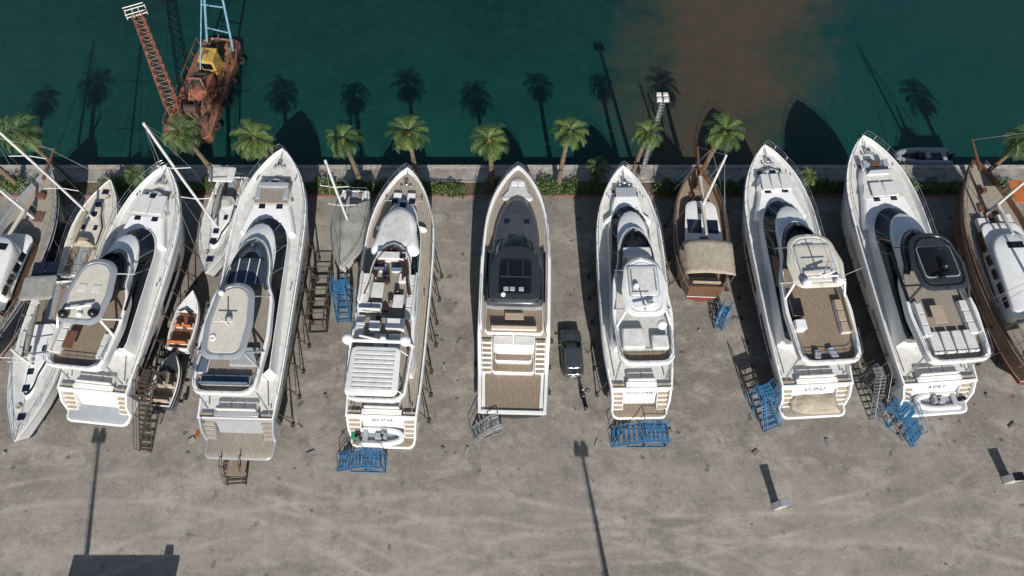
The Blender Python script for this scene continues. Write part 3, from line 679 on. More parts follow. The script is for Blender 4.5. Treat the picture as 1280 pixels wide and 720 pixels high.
boxes(g8, 'red_awning', [(2.1, 15.7, 5.8, 2.6, 2.3, .06)], ORNG, .02)
g0 = gulet(-44.0, 19.6, -41.8, 37.0, 5.4, z=3.4, side=DGREY, house=WHITE, deck=TEAKG, masts=((.72, 13),), hf=(.2, .6), can=(.02, .15), canopy=GCAN, name='motor_sailer', rim=GREYP)
slab(g0, 'pilothouse', shape(4.2, 9.6, 1.9, 1.4, fr=1.6, rr=.5), 3.6, 5.3, WHITE, bev=.15)
boxes(g0, 'pilothouse_windows', [(1.88, 5+i*1.05, 4.4, .12, .8, .5) for i in range(4)]+[(0, 8.6, 5.3, 1.6, .6, .04), (-.7, 6.8, 5.3, .6, .6, .06), (.6, 6.4, 5.3, .8, .5, .05)], GLASS, .02)

# ------------------------------------------------------------------ small runabouts
def runabout(x, y, rot, L=5.4, B=2.1, z=.9, side=WHITE, inner=TEAK, seat=PADT):
    b = Obj('speedboat', x, y, rot); h = B/2
    ctrl = [(0, h*.88), (L*.3, h), (L*.6, h*.92), (L*.8, h*.62), (L*.93, h*.26), (L, .02)]
    sheer = lambda q: z+.9+.25*(q/L)**2
    build_hull(b, ctrl, sheer, wl=z+.25, keel=z-.35, anti=side, side=side, deck=inner, bulw=.4, rake=.5, rimt=.14, stripe=NAVY)
    loft(b, 'foredeck', [mk([(y_, w*.88) for y_, w in cat(ctrl) if y_ > L*.62], lambda q: sheer(q)-.15), mk([(y_, w*.8) for y_, w in cat(ctrl) if y_ > L*.64], lambda q: sheer(q)+.05)], [side], capt=side)
    seats(b, 'seats', [(-h*.42, L*.42, .55, .5, 's'), (h*.42, L*.42, .55, .5, 's'), (0, L*.14, B*.7, .5, 's')], seat, z+.5)
    V = [(-h*.7, L*.6, sheer(L*.6)), (0, L*.7, sheer(L*.6)), (h*.7, L*.6, sheer(L*.6)), (-h*.6, L*.54, sheer(L*.6)+.45), (0, L*.63, sheer(L*.6)+.45), (h*.6, L*.54, sheer(L*.6)+.45)]
    o = b.add('windscreen', V, [(0, 1, 4, 3), (1, 2, 5, 4)], GLASS); md = o.modifiers.new('s', 'SOLIDIFY'); md.thickness = .03
    boxes(b, 'outboard', [(0, -.25, z+.5, .4, .5, .75), (0, -.15, z-.4, .16, .24, .9)], BLACK, .08)
    boxes(b, 'trailer_frame', [(s*h*.6, L*.45, .35, .12, L*1.0, .14) for s in (1, -1)]+[(0, L*f, .35, B, .12, .14) for f in (.1, .5, .8)], GALV, .01)
    for s in (1, -1):
        tubes(b, 'wheel', [([(s*(h+.02), L*.3, .32), (s*(h+.2), L*.3, .32)], .31)], RUB, 14)
    return b
runabout(-27.9, 20.3, -.08, 5.3, 2.2, inner=TEAKR, seat=ORNG)
runabout(-28.3, 15.4, -.08, 4.6, 2.2, side=DGREY, inner=TEAK, seat=PADT)
d = Obj('rubber_dinghy', 44.0, 41.9, 1.57, -1.25)
tender(d, 0, 0, 0, 0, 5.6, 2.2, GREYP, DGREY, seatm=PADG)

# ------------------------------------------------------------------ stairs, stands
def access_stairs(x, y, rot, w=1.2, run=2.2, h=1.8, plat=1.2, m=BLUE, name='boat_access_stairs'):
    b = Obj(name, x, y, rot); n = max(3, int(h/.24)); T = []; P = []
    for i in range(n):
        T.append((0, run*(i+.5)/n, h*(i+1)/n-.04, w, run/n*.62, .04))
    k = int(plat/.3)
    T += [(0, run+plat*(i+.5)/k, h-.04, w, plat/k*.75, .05) for i in range(k)]
    boxes(b, 'treads', T, m, 0)
    for s in (1, -1):
        X = s*(w/2+.03)
        P += [([(X, 0, .02), (X, run, h), (X, run+plat, h)], .05), ([(X, 0, .95), (X, run, h+.95), (X, run+plat, h+.95)], .032), ([(X, 0, .5), (X, run, h+.5), (X, run+plat, h+.5)], .022)]
        P += [([(X, 0, 0), (X, 0, .95)], .03), ([(X, run/2, h/2), (X, run/2, h/2+.95)], .03)]
        for yy in (run, run+plat): P.append(([(X, yy, 0), (X, yy, h+.95)], .045))
        P += [([(X, run, .1), (X, run+plat, h)], .03), ([(X, run, h), (X, run+plat, .1)], .03), ([(X, run*.5, .02), (X, run, .02), (X, run+plat, .02)], .04), ([(X, run*.5, .02), (X, run*.5, h*.5)], .03)]
    for yy in (run, run+plat):
        P += [([(-w/2, yy, .02), (w/2, yy, .02)], .04), ([(-w/2, yy, .1), (w/2, yy, h)], .03), ([(w/2, yy, .1), (-w/2, yy, h)], .03)]
    tubes(b, 'frame_and_handrails', P, m, 5)
access_stairs(8.0, 13.3, -math.pi/2, 1.4, 2.6, 1.9, 1.7)
access_stairs(-13.8, 11.3, -math.pi/2-.03, 1.2, 2.2, 1.9, 1.6)
access_stairs(21.1, 14.0, .35, 1.3, 2.0, 2.4, 1.2)
access_stairs(32.7, 13.1, .75, 1.5, 2.2, 2.2, 1.4)
access_stairs(-3.2, 13.4, -1.2, .9, 1.6, 1.5, .8, GALV)
access_stairs(-29.4, 12.2, -.1, .9, 4.6, 3.4, 1.2, PROP)
access_stairs(-21.6, 9.6, .05, 1.4, 1.1, 1.3, .7, PROP)
access_stairs(29.7, 14.8, .15, .8, 2.6, 3.2, .9, GALV)
access_stairs(-14.6, 23.4, 0.05, 1.1, 1.8, 2.6, 1.2, BLUE)
access_stairs(17.9, 22.8, -.3, .6, 1.1, 1.7, .5, BLUE)
def cradle(x, y, rot, L=5, W=1.8, H=1.6, m=PROP):
    b = Obj('boat_cradle', x, y, rot); P = []
    k = int(L/1.0)
    for s in (1, -1):
        P += [([(s*W/2, 0, .08), (s*W/2, L, .08)], .07), ([(s*W/2, 0, H), (s*W/2, L, H)], .05)]
        for i in range(k+1):
            P.append(([(s*W/2, i*L/k, .05), (s*W/2, i*L/k, H)], .05))
            if i < k: P.append(([(s*W/2, i*L/k, .05), (s*W/2, (i+1)*L/k, H)], .035))
    for i in range(k+1): P += [([(-W/2, i*L/k, .08), (W/2, i*L/k, .08)], .06), ([(-W/2, i*L/k, H), (W/2, i*L/k, H)], .045)]
    tubes(b, 'steel_frame', P, m, 5)
cradle(-16.8, 22.5, .02, 5.6, 1.5, 1.7)

# ------------------------------------------------------------------ car, motorcycle
def car(x, y, rot):
    b = Obj('parked_car', x, y, rot)
    L, W = 4.2, 1.82
    base = shape(-L/2, L/2, W/2*.97, W/2*.96, fr=.42, rr=.35, rc=.3, fc=.36, mid=[(-1.2, W/2), (1.1, W/2)])
    zt = lambda y_: .94-.14*max(0, (y_-.6)/1.5)**1.3
    loft(b, 'body', [mk(inset(base, .12), .22, 40), mk(inset(base, .02), .35, 40), mk(base, .6, 40), mk(inset(base, .04), lambda q: zt(q)-.06, 40), mk(inset(base, .1), zt, 40)], [BLACK, CARP, CARP, CARP], capt=CARP, capb=BLACK, ang=.9)
    cab = shape(-1.95, .95, .80, .76, fr=.3, rr=.3, fc=.25)
    loft(b, 'glasshouse', [mk(cab, .88), mk(inset(cab, .12, .72, .35), 1.38)], [CARG], capt=CARG)
    roof = inset(cab, .09, .68, .28)
    loft(b, 'roof', [mk(roof, 1.36), mk(inset(roof, .02), 1.43), mk(inset(roof, .15), 1.47)], [CARP, CARP], capt=CARP, ang=1)
    tubes(b, 'pillars', [([(s*.78, -.4, .9), (s*.68, -.45, 1.42)], .04) for s in (1, -1)]+[([(s*.76, .78, .9), (s*.66, .14, 1.42)], .035) for s in (1, -1)]+[([(s*.74, -1.8, .9), (s*.62, -1.5, 1.42)], .05) for s in (1, -1)], CARP, 5)
    boxes(b, 'roof_rails', [(s*.62, -.7, 1.46, .05, 1.5, .06) for s in (1, -1)], STEEL, .01)
    tubes(b, 'bonnet_creases', [([(s*.5, 1.0, .925), (s*.42, 1.85, .845)], .012) for s in (1, -1)], BLACK, 4)
    boxes(b, 'mirrors', [(s*1.0, .62, .92, .22, .13, .14) for s in (1, -1)], CARP, .04)
    boxes(b, 'headlights', [(s*.66, 1.93, .64, .34, .2, .14, -s*.3) for s in (1, -1)], STEEL, .03)
    boxes(b, 'number_plates', [(0, 2.1, .45, .5, .03, .11), (0, -2.11, .6, .5, .03, .11)], WHITE2, 0)
    boxes(b, 'tail_lights', [(s*.7, -2.03, .7, .3, .12, .18) for s in (1, -1)], REDP, .02)
    for s in (1, -1):
        for yy in (-1.28, 1.3):
            tubes(b, 'tyre', [([(s*.68, yy, .32), (s*.92, yy, .32)], .32)], RUB, 18)
            tubes(b, 'alloy', [([(s*.9, yy, .32), (s*.93, yy, .32)], .2)], STEEL, 12)
car(5.05, 20.4, .03)
def motorcycle(x, y, rot):
    b = Obj('motorcycle', x, y, rot)
    for yy in (-.68, .72):
        tubes(b, 'tyre', [([(0, yy+.3*math.cos(a*.449), .32+.3*math.sin(a*.449)) for a in range(15)], .07)], RUB, 7)
        tubes(b, 'hub', [([(-.06, yy, .32), (.06, yy, .32)], .16)], STEEL, 10)
    tubes(b, 'fork_and_frame', [([(s*.09, .72, .32), (s*.09, .45, .95)], .03) for s in (1, -1)]+[([(0, .45, .85), (0, 0, .5), (0, -.68, .35)], .05), ([(-.36, .3, 1.05), (-.12, .42, 1.0), (.12, .42, 1.0), (.36, .3, 1.05)], .022)], BLACK, 6)
    slab(b, 'seat', shape(-.75, .0, .15, .12, fr=.15, rr=.15), .72, .84, BLACK)
    slab(b, 'fuel_tank', shape(-.02, .45, .17, .12, fr=.2, rr=.1), .68, .92, DGREY, bev=.08)
    boxes(b, 'engine', [(0, .02, .25, .34, .45, .4), (0, -.85, .7, .34, .3, .28)], BLACK, .05)
    boxes(b, 'headlamp', [(0, .58, .85, .18, .14, .18)], STEEL, .05)
motorcycle(5.9, 16.5, .12)

# ------------------------------------------------------------------ floodlight masts, cabinets, shed
def flood(x, y, h=11, name='floodlight_mast'):
    b = Obj(name, x, y)
    tubes(b, 'pole', [([(0, 0, 0), (0, 0, h)], [.2, .1])], GALV, 10)
    boxes(b, 'base', [(0, 0, 0.004, .7, .7, .3)], CONC, .03)
    boxes(b, 'head_frame', [(0, 0, h, 1.1, .8, .08)], GALV, .01)
    boxes(b, 'lamps', [(dx, dy, h+.1, .4, .32, .25) for dx in (-.35, .2) for dy in (-.28, .25)], WHITE2, .03)
    P = []
    for s in (1, -1): P.append(([(s*.2, -.25, .5), (s*.2, -.2, h)], .02))
    for i in range(int(h/.4)): P.append(([(-.2, -.23, .6+i*.4), (.2, -.23, .6+i*.4)], .015))
    tubes(b, 'ladder', P, GALV, 4)
flood(12.5, 38.9, 11.0)
flood(8.3, -5.0, 11.6)
flood(-30.6, -4.5, 12)
def cabinet(x, y, rot, w, l, h, name='electrical_cabinet', top=GREYP):
    b = Obj(name, x, y, rot)
    boxes(b, 'plinth', [(0, 0, .004, w+.12, l+.12, .12)], CONC, .02)
    boxes(b, 'body', [(0, 0, .12, w, l, h)], WHITE, .03)
    boxes(b, 'roof', [(0, 0, .12+h, w+.08, l+.08, .06)], top, .02)
    boxes(b, 'doors', [(-w*.24, -l/2-.008, .25, w*.44, .02, h*.85), (w*.24, -l/2-.008, .25, w*.44, .02, h*.85)], WHITE2, .005)
    boxes(b, 'handle', [(.06, -l/2-.03, h*.55, .03, .04, .2)], STEEL, 0)
cabinet(20.5, 8.0, .15, .62, .5, 1.8, top=GREYP); cabinet(39.0, 10.0, .1, .75, .55, 1.3, top=BLACK)
sh = Obj('yard_shed', -28, -4.0)
boxes(sh, 'walls', [(0, 0, 0, 7.5, 4, 4.1)], WHITE2, .02); boxes(sh, 'roof', [(0, 0, 4.1, 8, 4.4, .15)], GALV, .02); boxes(sh, 'roof_vent', [(3.3, 1.2, 4.25, .6, .8, .9), (-2.2, .5, 4.25, 1.2, 1, .3)], GALV, .02)
boxes(sh, 'door', [(-1, 2.01, 0.01, 1, .05, 2.1)], GREYP, 0); boxes(sh, 'window', [(1.5, 2.01, 1.1, 1.4, .05, 1)], GLASS, 0)

# ------------------------------------------------------------------ crane barge
def barge():
    b = Obj('crane_barge', -33.0, 43.8, -.10, -1.2)
    o = shape(0, 13.6, 2.5, 2.2, fr=.9, rr=.5)
    loft(b, 'pontoon', [mk(inset(o, .3), -.6), mk(o, .2), mk(o, 1.0), mk(inset(o, .12), 1.08), mk(inset(o, .2), .95)], [RUST, RUST, REDP, REDP], capt=RUST)
    boxes(b, 'deck_planks', [(R.uniform(-1.4, 1.4), R.uniform(.8, 12.6), .96, R.uniform(.15, .4), R.uniform(1, 2.6), R.uniform(.04, .1), R.uniform(-.4, .4)) for _ in range(22)], WOODB, 0)
    boxes(b, 'deck_clutter', [(R.uniform(-1.8, 1.8), R.uniform(1, 12.6), .96, R.uniform(.2, .8), R.uniform(.2, .9), R.uniform(.15, .8), R.uniform(-.8, .8)) for _ in range(46)], RUST, .03)
    boxes(b, 'deck_clutter_2', [(R.uniform(-1.8, 1.8), R.uniform(1, 12.6), .96, R.uniform(.2, .6), R.uniform(.2, .8), R.uniform(.15, .7), R.uniform(-.8, .8)) for _ in range(24)], PROP, .03)
    tubes(b, 'pipes', [([(R.uniform(-1.8, 1.8), y, 1.2), (R.uniform(-1.8, 1.8), y+R.uniform(.8, 2.5), 1.3)], .06) for y in [1+i*.8 for i in range(14)]], GALV, 5)
    boxes(b, 'machinery_house', [(.4, 6.0, .96, 1.9, 2.4, 1.5)], REDP, .06)
    boxes(b, 'engine_block', [(.3, 6.2, 2.5, 1.3, 1.6, .3), (-.2, 5.2, 2.5, .5, .5, .5), (.9, 5.4, 2.5, .4, .7, .4)], PROP, .05)
    tubes(b, 'slew_frame', [([(-.9, 4.4, 1.0), (-.2, 5.6, 3.4)], .09), ([(1.6, 4.4, 1.0), (.9, 5.6, 3.4)], .09), ([(-.2, 5.6, 3.4), (.9, 5.6, 3.4)], .08), ([(-.2, 5.6, 3.4), (-.6, 9.6, 1.0)], .07), ([(.9, 5.6, 3.4), (1.7, 9.6, 1.0)], .07)], REDP, 6)
    boxes(b, 'cab', [(.6, 8.9, .96, 1.5, 1.8, 2.3)], YELL, .12); boxes(b, 'cab_roof', [(.6, 8.9, 3.26, 1.6, 1.9, .12)], YELL, .05); boxes(b, 'cab_roof_hatch', [(.4, 9.1, 3.38, .5, .5, .15)], RUST, .03)
    boxes(b, 'cab_windows', [(.6, 7.99, 2.2, 1.1, .03, .8), (-.16, 8.9, 2.2, .03, 1.3, .8)], GLASS, 0)
    tubes(b, 'winch_drums', [([(-1.4, 3.2, 1.6), (.6, 3.2, 1.6)], .45), ([(-1.4, 11.3, 1.5), (.8, 11.3, 1.5)], .4)], PROP, 12)
    A = Vector((-.8, 1.6, 2.4)); T = Vector((-6.0, 10.8, 6.2)); dr = (T-A).normalized(); sx = dr.cross(Vector((0, 0, 1))).normalized(); up = sx.cross(dr)
    P = []; n = 13; Ln = (T-A).length
    def pt(t, i, j):
        w = .62*(1-.25*t) if t > .08 else .42
        return tuple(A+dr*Ln*t+sx*w*i+up*w*.8*j)
    for i in (1, -1):
        for j in (1, -1): P.append(([pt(0, i, j), pt(.1, i, j), pt(1, i, j)], .06))
    for k in range(n):
        t0, t1 = k/n, (k+1)/n
        for j in (1, -1):
            P.append(([pt(t0, 1, j), pt(t1, -1, j)], .035)); P.append(([pt(t0, -1, j), pt(t0, 1, j)], .035))
            P.append(([pt(t0, j, 1), pt(t1, j, -1)], .035)); P.append(([pt(t0, j, -1), pt(t0, j, 1)], .035))
    tubes(b, 'lattice_boom', P, REDP, 5)
    tubes(b, 'boom_head_sheaves', [([tuple(T+sx*a), tuple(T+sx*(a+.1))], .4) for a in (-.4, 0, .3)], PROP, 14)
    tubes(b, 'boom_head_rails', [([tuple(T+dr*f+sx*a+up*h_) for a in (-1.0, 1.0)], .05) for h_ in (.3, .8) for f in (-.2, .6)]+[([tuple(T-dr*.4+sx*a+up*.3), tuple(T+dr*.7+sx*a+up*.3)], .05) for a in (-1.0, -.3, .3, 1.0)], CREAM, 5)
    tubes(b, 'hoist_cables', [([tuple(T+sx*s), (.3+s, 11.5, 9.5)], .025) for s in (-.4, 0, .4)]+[([tuple(T), (T.x, T.y, .6)], .03)], BLACK, 4)
    ap = (3.2, 14.6, 13.5)
    tubes(b, 'a_frame', [([(-1.4, 12.4, 1.0), (ap[0]-.8, ap[1], ap[2])], .13), ([(1.6, 12.0, 1.0), (ap[0], ap[1], ap[2])], .13), ([(.0, 7.5, 2.6), (ap[0]-.6, ap[1], ap[2])], .06), ([(-.85, 12.8, 3.2), (1.75, 12.3, 3.2)], .08), ([(-.1, 13.1, 6.0), (2.1, 12.9, 6.0)], .08)], LBLUE, 8)
    P = []
    for X0 in (-2.2, 2.1):
        P.append(([(X0, 1, 2.0), (X0, 12.5, 2.0)], .03)); P += [([(X0, 1+i*1.9, 1.0), (X0, 1+i*1.9, 2.0)], .03) for i in range(7)]
    tubes(b, 'barge_rails', P, REDP, 5)
    for s in (1, -1):
        for yy in (2, 5, 8, 11): lathe(b, 'tyre_fender', [(.2, -.1), (.45, -.12), (.48, 0), (.45, .12), (.2, .1)], RUB, s*2.6, yy, .6, 12)
barge()

# ------------------------------------------------------------------ palms
def crown_mesh(seed, nf=46, Lf=1.75):
    r = random.Random(seed); V = []; F = []; fm = []
    for f in range(nf):
        az = f*2.39996+r.uniform(-.2, .2); u = f/nf
        el = math.radians(82-125*u+r.uniform(-8, 8)); ln = Lf*(.75+.35*math.sin(math.pi*min(1, u+.15)))*r.uniform(.82, 1.15)
        dry = u > .9
        d = Vector((math.cos(az), math.sin(az), 0)); p = Vector((0, 0, 0)); e = el; seg = 11
        side = Vector((-math.sin(az), math.cos(az), 0))
        mi = 2 if dry else (0 if r.random() < .62-.4*u else 1)
        for k in range(seg):
            dirv = d*math.cos(e)+Vector((0, 0, 1))*math.sin(e)
            q = p+dirv*ln/seg; nrm = -d*math.sin(e)+Vector((0, 0, 1))*math.cos(e)
            t = k/seg
            o = len(V); V += [tuple(p+side*.025), tuple(p-side*.025), tuple(q)]; F.append((o, o+1, o+2)); fm.append(mi)
            if t > .22:
                ll = .62*math.sin(math.pi*(.18+.75*(t-.2)))*r.uniform(.8, 1.15)
                for s in (1, -1):
                    tip = p+(side*s*.72+dirv*.72)*ll-nrm*ll*.22-Vector((0, 0, 1))*ll*.15
                    o = len(V); w = dirv*.048
                    V += [tuple(p-w), tuple(p+w), tuple(p+w*.9+(tip-p)*.6), tuple(tip)]; F.append((o, o+1, o+2, o+3)); fm.append(mi)
            p = q; e -= (.11+.10*t)
    me = bpy.data.meshes.new('palm_crown'); me.from_pydata(V, [], F)
    for m in (LEAF1, LEAF2, LEAF3): me.materials.append(m)
    me.polygons.foreach_set('material_index', fm); me.update(); return me
crowns = [crown_mesh(s) for s in (1, 2, 3, 4)]
def palm(x, y, h, lx=0, ly=0, sc=1.0, i=0, name='palm_tree'):
    b = Obj(name, x, y)
    n = 22; pts = []; rs = []
    for k in range(n):
        t = k/(n-1); pts.append((lx*t*t, ly*t*t, h*t)); rs.append((.27-.11*t)*(1.12 if k % 2 else .95)*(1.4 if k == 0 else 1))
    tubes(b, 'trunk', [(pts, rs)], BARK, 9)
    lathe(b, 'dead_skirt', [(.14, -.9), (.3, -.7), (.36, -.3), (.22, .1), (.02, .3)], LEAF3, lx, ly, h, 9)
    o = bpy.data.objects.new('crown', crowns[i % 4]); col.objects.link(o); o.parent = b.e
    o.location = (lx, ly, h); o.rotation_euler = (R.uniform(-.15, .15), R.uniform(-.15, .15), R.uniform(0, 6)); o.scale = (sc, sc, sc*R.uniform(.85, 1.05))
for i, (x, h, s, lx) in enumerate([(-42.4, 8.0, 1.15, -.3), (-28.4, 8.0, 1.05, -.5), (-22.4, 7.3, 1.1, -.5), (-14.8, 6.9, 1.0, -.3), (-8.9, 8.1, 1.1, .1), (-2.0, 6.9, 1.05, -.1), (5.0, 7.9, .95, .5), (11.7, 8.0, .85, .4), (18.3, 8.0, 1.05, .6), (45.0, 7.0, 1.1, .6)]):
    palm(x-lx, 37.75, h, lx, R.uniform(-.1, .2), s, i)
palm(-35.3, 37.6, 2.2, sc=.65, i=1); palm(28.0, 37.7, 1.8, sc=.6, i=2); palm(8.1, 38.2, 2.2, sc=.75, i=0); palm(-47.5, 37.7, 6.5, i=2)

def hedge():
    V = []; F = []; fm = []; r = random.Random(3)
    x = -60
    while x < 60:
        x += r.uniform(.16, .5)
        if math.sin(x*.35)+math.sin(x*.83+1) < -1.2: continue
        cy = 37.4+r.uniform(-.5, .6); rad = r.uniform(.35, .75)
        for _ in range(int(190*rad)):
            a, bb = r.uniform(0, 6.28), r.uniform(-.1, 1); rr = rad*r.uniform(.6, 1.1)
            q = math.sqrt(max(0, 1-bb*bb))
            c = Vector((x+rr*math.cos(a)*q, cy+rr*math.sin(a)*q, .2+rr*bb*1.3))
            u = Vector((r.uniform(-1, 1), r.uniform(-1, 1), r.uniform(-.6, .6))).normalized()*.12; v = Vector((r.uniform(-1, 1), r.uniform(-1, 1), r.uniform(-.3, .3))).normalized()*.08
            o = len(V); V += [tuple(c-u), tuple(c+v), tuple(c+u), tuple(c-v)]; F.append((o, o+1, o+2, o+3)); fm.append(r.choice((0, 0, 0, 1, 1)) if r.random() > .04 else 2)
    me = bpy.data.meshes.new('hedge'); me.from_pydata(V, [], F)
    for m in (LEAF1, LEAF2, LEAF3): me.materials.append(m)
    me.polygons.foreach_set('material_index', fm)
    o = bpy.data.objects.new('hedge', me); col.objects.link(o)
hedge()

# ------------------------------------------------------------------ ground, quay, water
def sheet(name, x0, y0, x1, y1, z, m, z0=None):
    me = bpy.data.meshes.new(name)
    if z0 is None:
        me.from_pydata([(x0, y0, z), (x1, y0, z), (x1, y1, z), (x0, y1, z)], [], [(0, 1, 2, 3)])
    else:
        V = [(x, y, zz) for zz in (z0, z) for x, y in ((x0, y0), (x1, y0), (x1, y1), (x0, y1))]
        me.from_pydata(V, [], [(3, 2, 1, 0), (4, 5, 6, 7), (0, 1, 5, 4), (1, 2, 6, 5), (2, 3, 7, 6), (3, 0, 4, 7)])
    me.materials.append(m); o = bpy.data.objects.new(name, me); col.objects.link(o); return o

class NT:
    def __init__(s, name, rough):
        s.m = bpy.data.materials.new(name); s.m.use_nodes = True; s.N = s.m.node_tree.nodes; s.K = s.m.node_tree.links
        s.p = s.N['Principled BSDF']; s.p.inputs['Roughness'].default_value = rough
        s.tc = s.N.new('ShaderNodeTexCoord'); sx = s.N.new('ShaderNodeSeparateXYZ'); s.K.new(s.tc.outputs['Object'], sx.inputs[0])
        s.X, s.Y = sx.outputs['X'], sx.outputs['Y']
    def setv(s, inp, v):
        if isinstance(v, (int, float)): inp.default_value = v
        elif isinstance(v, tuple): inp.default_value = (*v, 1)
        else: s.K.new(v, inp)
    def noise(s, sc, det=8, ro=.6, st=(1, 1, 1), dist=0, off=0):
        mp = s.N.new('ShaderNodeMapping'); mp.inputs['Scale'].default_value = st; mp.inputs['Location'].default_value = (off, off*.7, 0); s.K.new(s.tc.outputs['Object'], mp.inputs[0])
        n = s.N.new('ShaderNodeTexNoise'); n.inputs['Scale'].default_value = sc; n.inputs['Detail'].default_value = det; n.inputs['Roughness'].default_value = ro; n.inputs['Distortion'].default_value = dist
        s.K.new(mp.outputs[0], n.inputs['Vector']); return n.outputs['Fac']
    def ramp(s, f, a, b_, ca=(0, 0, 0), cb=(1, 1, 1)):
        r = s.N.new('ShaderNodeValToRGB'); r.color_ramp.elements[0].position = a; r.color_ramp.elements[1].position = b_
        r.color_ramp.elements[0].color = (*ca, 1); r.color_ramp.elements[1].color = (*cb, 1); s.K.new(f, r.inputs[0]); return r.outputs[0]
    def mix(s, f, a, b_):
        x = s.N.new('ShaderNodeMix'); x.data_type = 'RGBA'
        for k, v in (('Factor', f), ('A', a), ('B', b_)): s.setv(x.inputs[k], v)
        return x.outputs['Result']
    def M(s, op, a, b_=None, cl=False):
        x = s.N.new('ShaderNodeMath'); x.operation = op; x.use_clamp = cl
        s.setv(x.inputs[0], a)
        if b_ is not None: s.setv(x.inputs[1], b_)
        return x.outputs[0]
    def bump(s, f, st, dist):
        bn = s.N.new('ShaderNodeBump'); bn.inputs['Strength'].default_value = st; bn.inputs['Distance'].default_value = dist
        s.K.new(f, bn.inputs['Height']); s.K.new(bn.outputs[0], s.p.inputs['Normal'])

def ground_mat():
    t = NT('yard_ground', .92); noise, ramp, mix, M = t.noise, t.ramp, t.mix, t.M
    base = ramp(noise(.07, 12, .7, dist=.3), .38, .62, (.185, .168, .142), (.315, .288, .245))
    # pale dusty scuffs
    c = mix(M('MULTIPLY', ramp(noise(.24, 12, .78, (.7, 1.5, 1), .3), .49, .62), .8), base, (.43, .40, .345))
    # dark damp / oily patches, large and small
    c = mix(M('MULTIPLY', ramp(noise(.16, 12, .72, (1, 1.3, 1), off=44), .52, .62), .6), c, (.135, .125, .108))
    c = mix(M('MULTIPLY', ramp(noise(.42, 12, .75, off=30), .52, .63), .75), c, (.13, .12, .104))
    c = mix(M('MULTIPLY', ramp(noise(1.4, 8, .75, off=11), .51, .65), .6), c, (.14, .13, .112))
    c = mix(M('MULTIPLY', ramp(noise(2.6, 8, .8, off=21), .53, .64), .55), c, (.43, .40, .35))
    # grit
    c = mix(M('MULTIPLY', ramp(noise(9, 4, .8), .4, .62), .35), c, (.12, .112, .10))
    c = mix(M('MULTIPLY', ramp(noise(24, 3, .8), .54, .64), .4), c, (.46, .43, .385))
    c = mix(M('MULTIPLY', ramp(noise(1.0, 3, .5, off=5), .66, .71), .85), c, (.085, .078, .07))
    # wheel tracks
    wob = M('MULTIPLY', noise(.07, 2, .4), 2.4)
    mask = None
    for cx, cy, rad, w in ((-8, -62, 69.0, .35), (-8, -62, 70.9, .35), (20, -95, 100.5, .4), (20, -95, 102.5, .35), (5, 82, 76.0, .3), (5, 82, 77.9, .3), (-30, -30, 38.5, .3), (-30, -30, 40.3, .3)):
        dx = M('SUBTRACT', t.X, cx); dy = M('SUBTRACT', t.Y, cy)
        d = M('ADD', M('SQRT', M('ADD', M('MULTIPLY', dx, dx), M('MULTIPLY', dy, dy))), wob)
        e = M('ABSOLUTE', M('SUBTRACT', d, rad+1.2))
        s = M('SUBTRACT', 1, M('MINIMUM', M('DIVIDE', e, w), 1))
        mask = s if mask is None else M('MAXIMUM', mask, s)
    south = M('SUBTRACT', 1, M('DIVIDE', M('SUBTRACT', t.Y, 8), 5, True))
    brk = ramp(noise(.3, 8, .75, off=3), .40, .62)
    c = mix(M('MULTIPLY', M('MULTIPLY', mask, south), M('MULTIPLY', brk, .65)), c, (.47, .44, .38))
    c = mix(M('MULTIPLY', south, M('MULTIPLY', ramp(noise(.2, 12, .72, (.35, 1.8, 1), off=8), .42, .62), .4)), c, (.39, .36, .305))
    t.K.new(c, t.p.inputs['Base Color']); t.bump(noise(7, 8, .8), .6, .05)
    return t.m
sheet('yard_ground', -900, -900, 900, 36.5, 0, ground_mat())
sheet('quay', -900, 38.25, 900, 40.15, .06, CONC, -6)
sheet('planting_soil', -900, 36.7, 900, 38.25, .03, SOIL, -2)
sheet('kerb', -900, 36.5, 900, 36.72, .15, BRICK, -1)
sheet('quay_kerb', -900, 38.2, 900, 38.34, .13, KERB, -1)
sheet('quay_edge_coping', -900, 39.85, 900, 40.2, .12, KERB, .03)

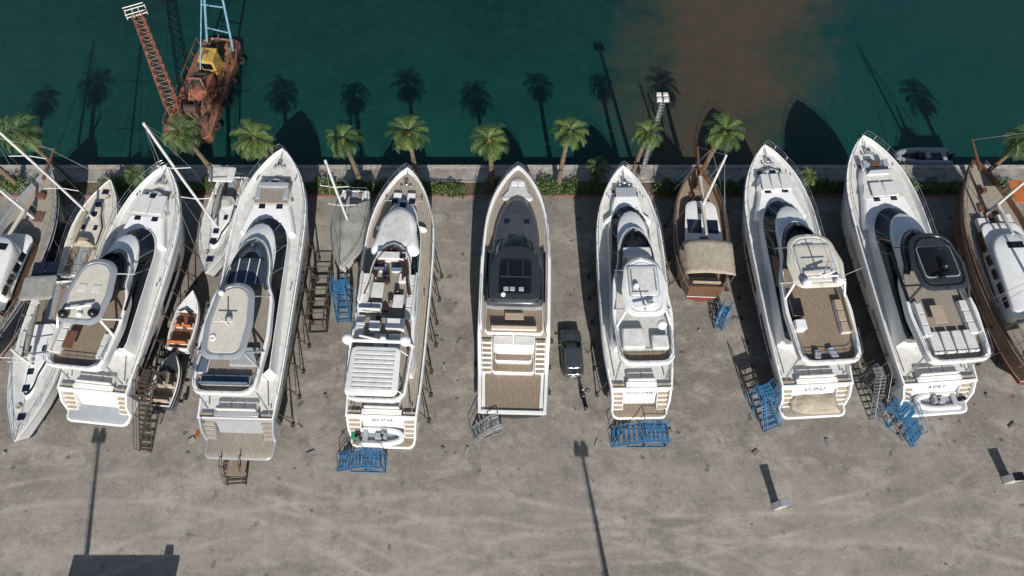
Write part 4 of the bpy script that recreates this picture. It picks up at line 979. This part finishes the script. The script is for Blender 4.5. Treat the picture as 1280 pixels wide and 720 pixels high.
def water_mat():
    t = NT('sea_water', .14); noise, ramp, mix, M = t.noise, t.ramp, t.mix, t.M
    t.p.inputs['IOR'].default_value = 1.33
    X, Y = t.X, t.Y
    n1 = ramp(noise(.09, 8, .65), .35, .65); n2 = noise(.13, 12, .72, dist=.3); n3 = noise(.6, 8, .7, off=9)
    c = mix(n1, (.004, .040, .034), (.010, .066, .051))
    # deeper water further out
    c = mix(M('MULTIPLY', M('DIVIDE', M('SUBTRACT', Y, 46), 20, True), .8), c, (.002, .022, .021))
    c = mix(M('MULTIPLY', ramp(n3, .45, .7), .35), c, (.016, .074, .052))
    ctr = M('ADD', 20.0, M('MULTIPLY', M('SUBTRACT', Y, 44), .30))
    rt = M('DIVIDE', M('ADD', M('SUBTRACT', X, M('ADD', ctr, 6.5)), M('MULTIPLY', M('SUBTRACT', n2, .5), 20)), 2.0, True)
    c = mix(M('MULTIPLY', rt, .55), c, (.006, .050, .048))
    c = mix(M('MULTIPLY', noise(1.6, 6, .8, (1, 1.8, 1)), .5), c, (.002, .022, .021))
    # silt plume
    d = M('ADD', M('ABSOLUTE', M('SUBTRACT', X, ctr)), M('MULTIPLY', M('SUBTRACT', n2, .5), 22))
    wdt = M('ADD', 3.5, M('MULTIPLY', M('SUBTRACT', Y, 44), .28))
    pl = M('SUBTRACT', 1, M('DIVIDE', M('SUBTRACT', d, M('MULTIPLY', wdt, .5)), 9, True))
    c = mix(M('MULTIPLY', pl, .9), c, mix(n3, (.045, .040, .027), (.090, .064, .041)))
    t.K.new(c, t.p.inputs['Base Color']); t.bump(noise(2.4, 8, .7, (1, 1.6, 1)), .5, .14)
    return t.m
sheet('water', -900, 40.0, 900, 1500, -1.2, water_mat())

L_ = Obj('yard_litter', 0, 0)
its = []; tub = []
for _ in range(110):
    its.append((R.uniform(-42, 44), R.uniform(12, 35), .005, R.uniform(.08, .35), R.uniform(.1, .7), R.uniform(.04, .15), R.uniform(0, 3)))
boxes(L_, 'timber_offcuts', its[:50], WOODB, 0); boxes(L_, 'blocks', its[50:85], GALV, 0); boxes(L_, 'scraps', its[85:], GCAN, 0)
for _ in range(8):
    x = R.uniform(-38, 40); y = R.uniform(16, 34); pts = []
    for k in range(9): pts.append((x+k*.3, y+R.uniform(-.6, .6), .03))
    tub.append((cat(pts, 4), .022))
tubes(L_, 'hoses', tub, BLACK, 4)

# ------------------------------------------------------------------ camera, light, world
cam = bpy.data.cameras.new('cam'); co = bpy.data.objects.new('camera', cam); col.objects.link(co)
cam.lens = 24; cam.sensor_width = 36; cam.clip_end = 5000
co.location = (0, 0, 55); co.rotation_euler = (math.radians(26), 0, 0); scene.camera = co
el = math.radians(33.7); az = math.radians(171)
sd = Vector((math.sin(az)*math.cos(el), math.cos(az)*math.cos(el), math.sin(el)))
s = bpy.data.lights.new('sun', 'SUN'); s.energy = 5.0; s.angle = math.radians(.5); s.color = (1, .955, .89)
so = bpy.data.objects.new('sun', s); col.objects.link(so); so.rotation_euler = (-sd).to_track_quat('-Z', 'Y').to_euler()
w = bpy.data.worlds.new('World'); scene.world = w; w.use_nodes = True
sk = w.node_tree.nodes.new('ShaderNodeTexSky'); sk.sky_type = 'NISHITA'; sk.sun_disc = False
sk.sun_elevation = el; sk.sun_rotation = az
w.node_tree.links.new(sk.outputs[0], w.node_tree.nodes['Background'].inputs[0]); w.node_tree.nodes['Background'].inputs[1].default_value = .075
scene.view_settings.view_transform = 'Standard'; scene.view_settings.look = 'None'; scene.view_settings.exposure = 0
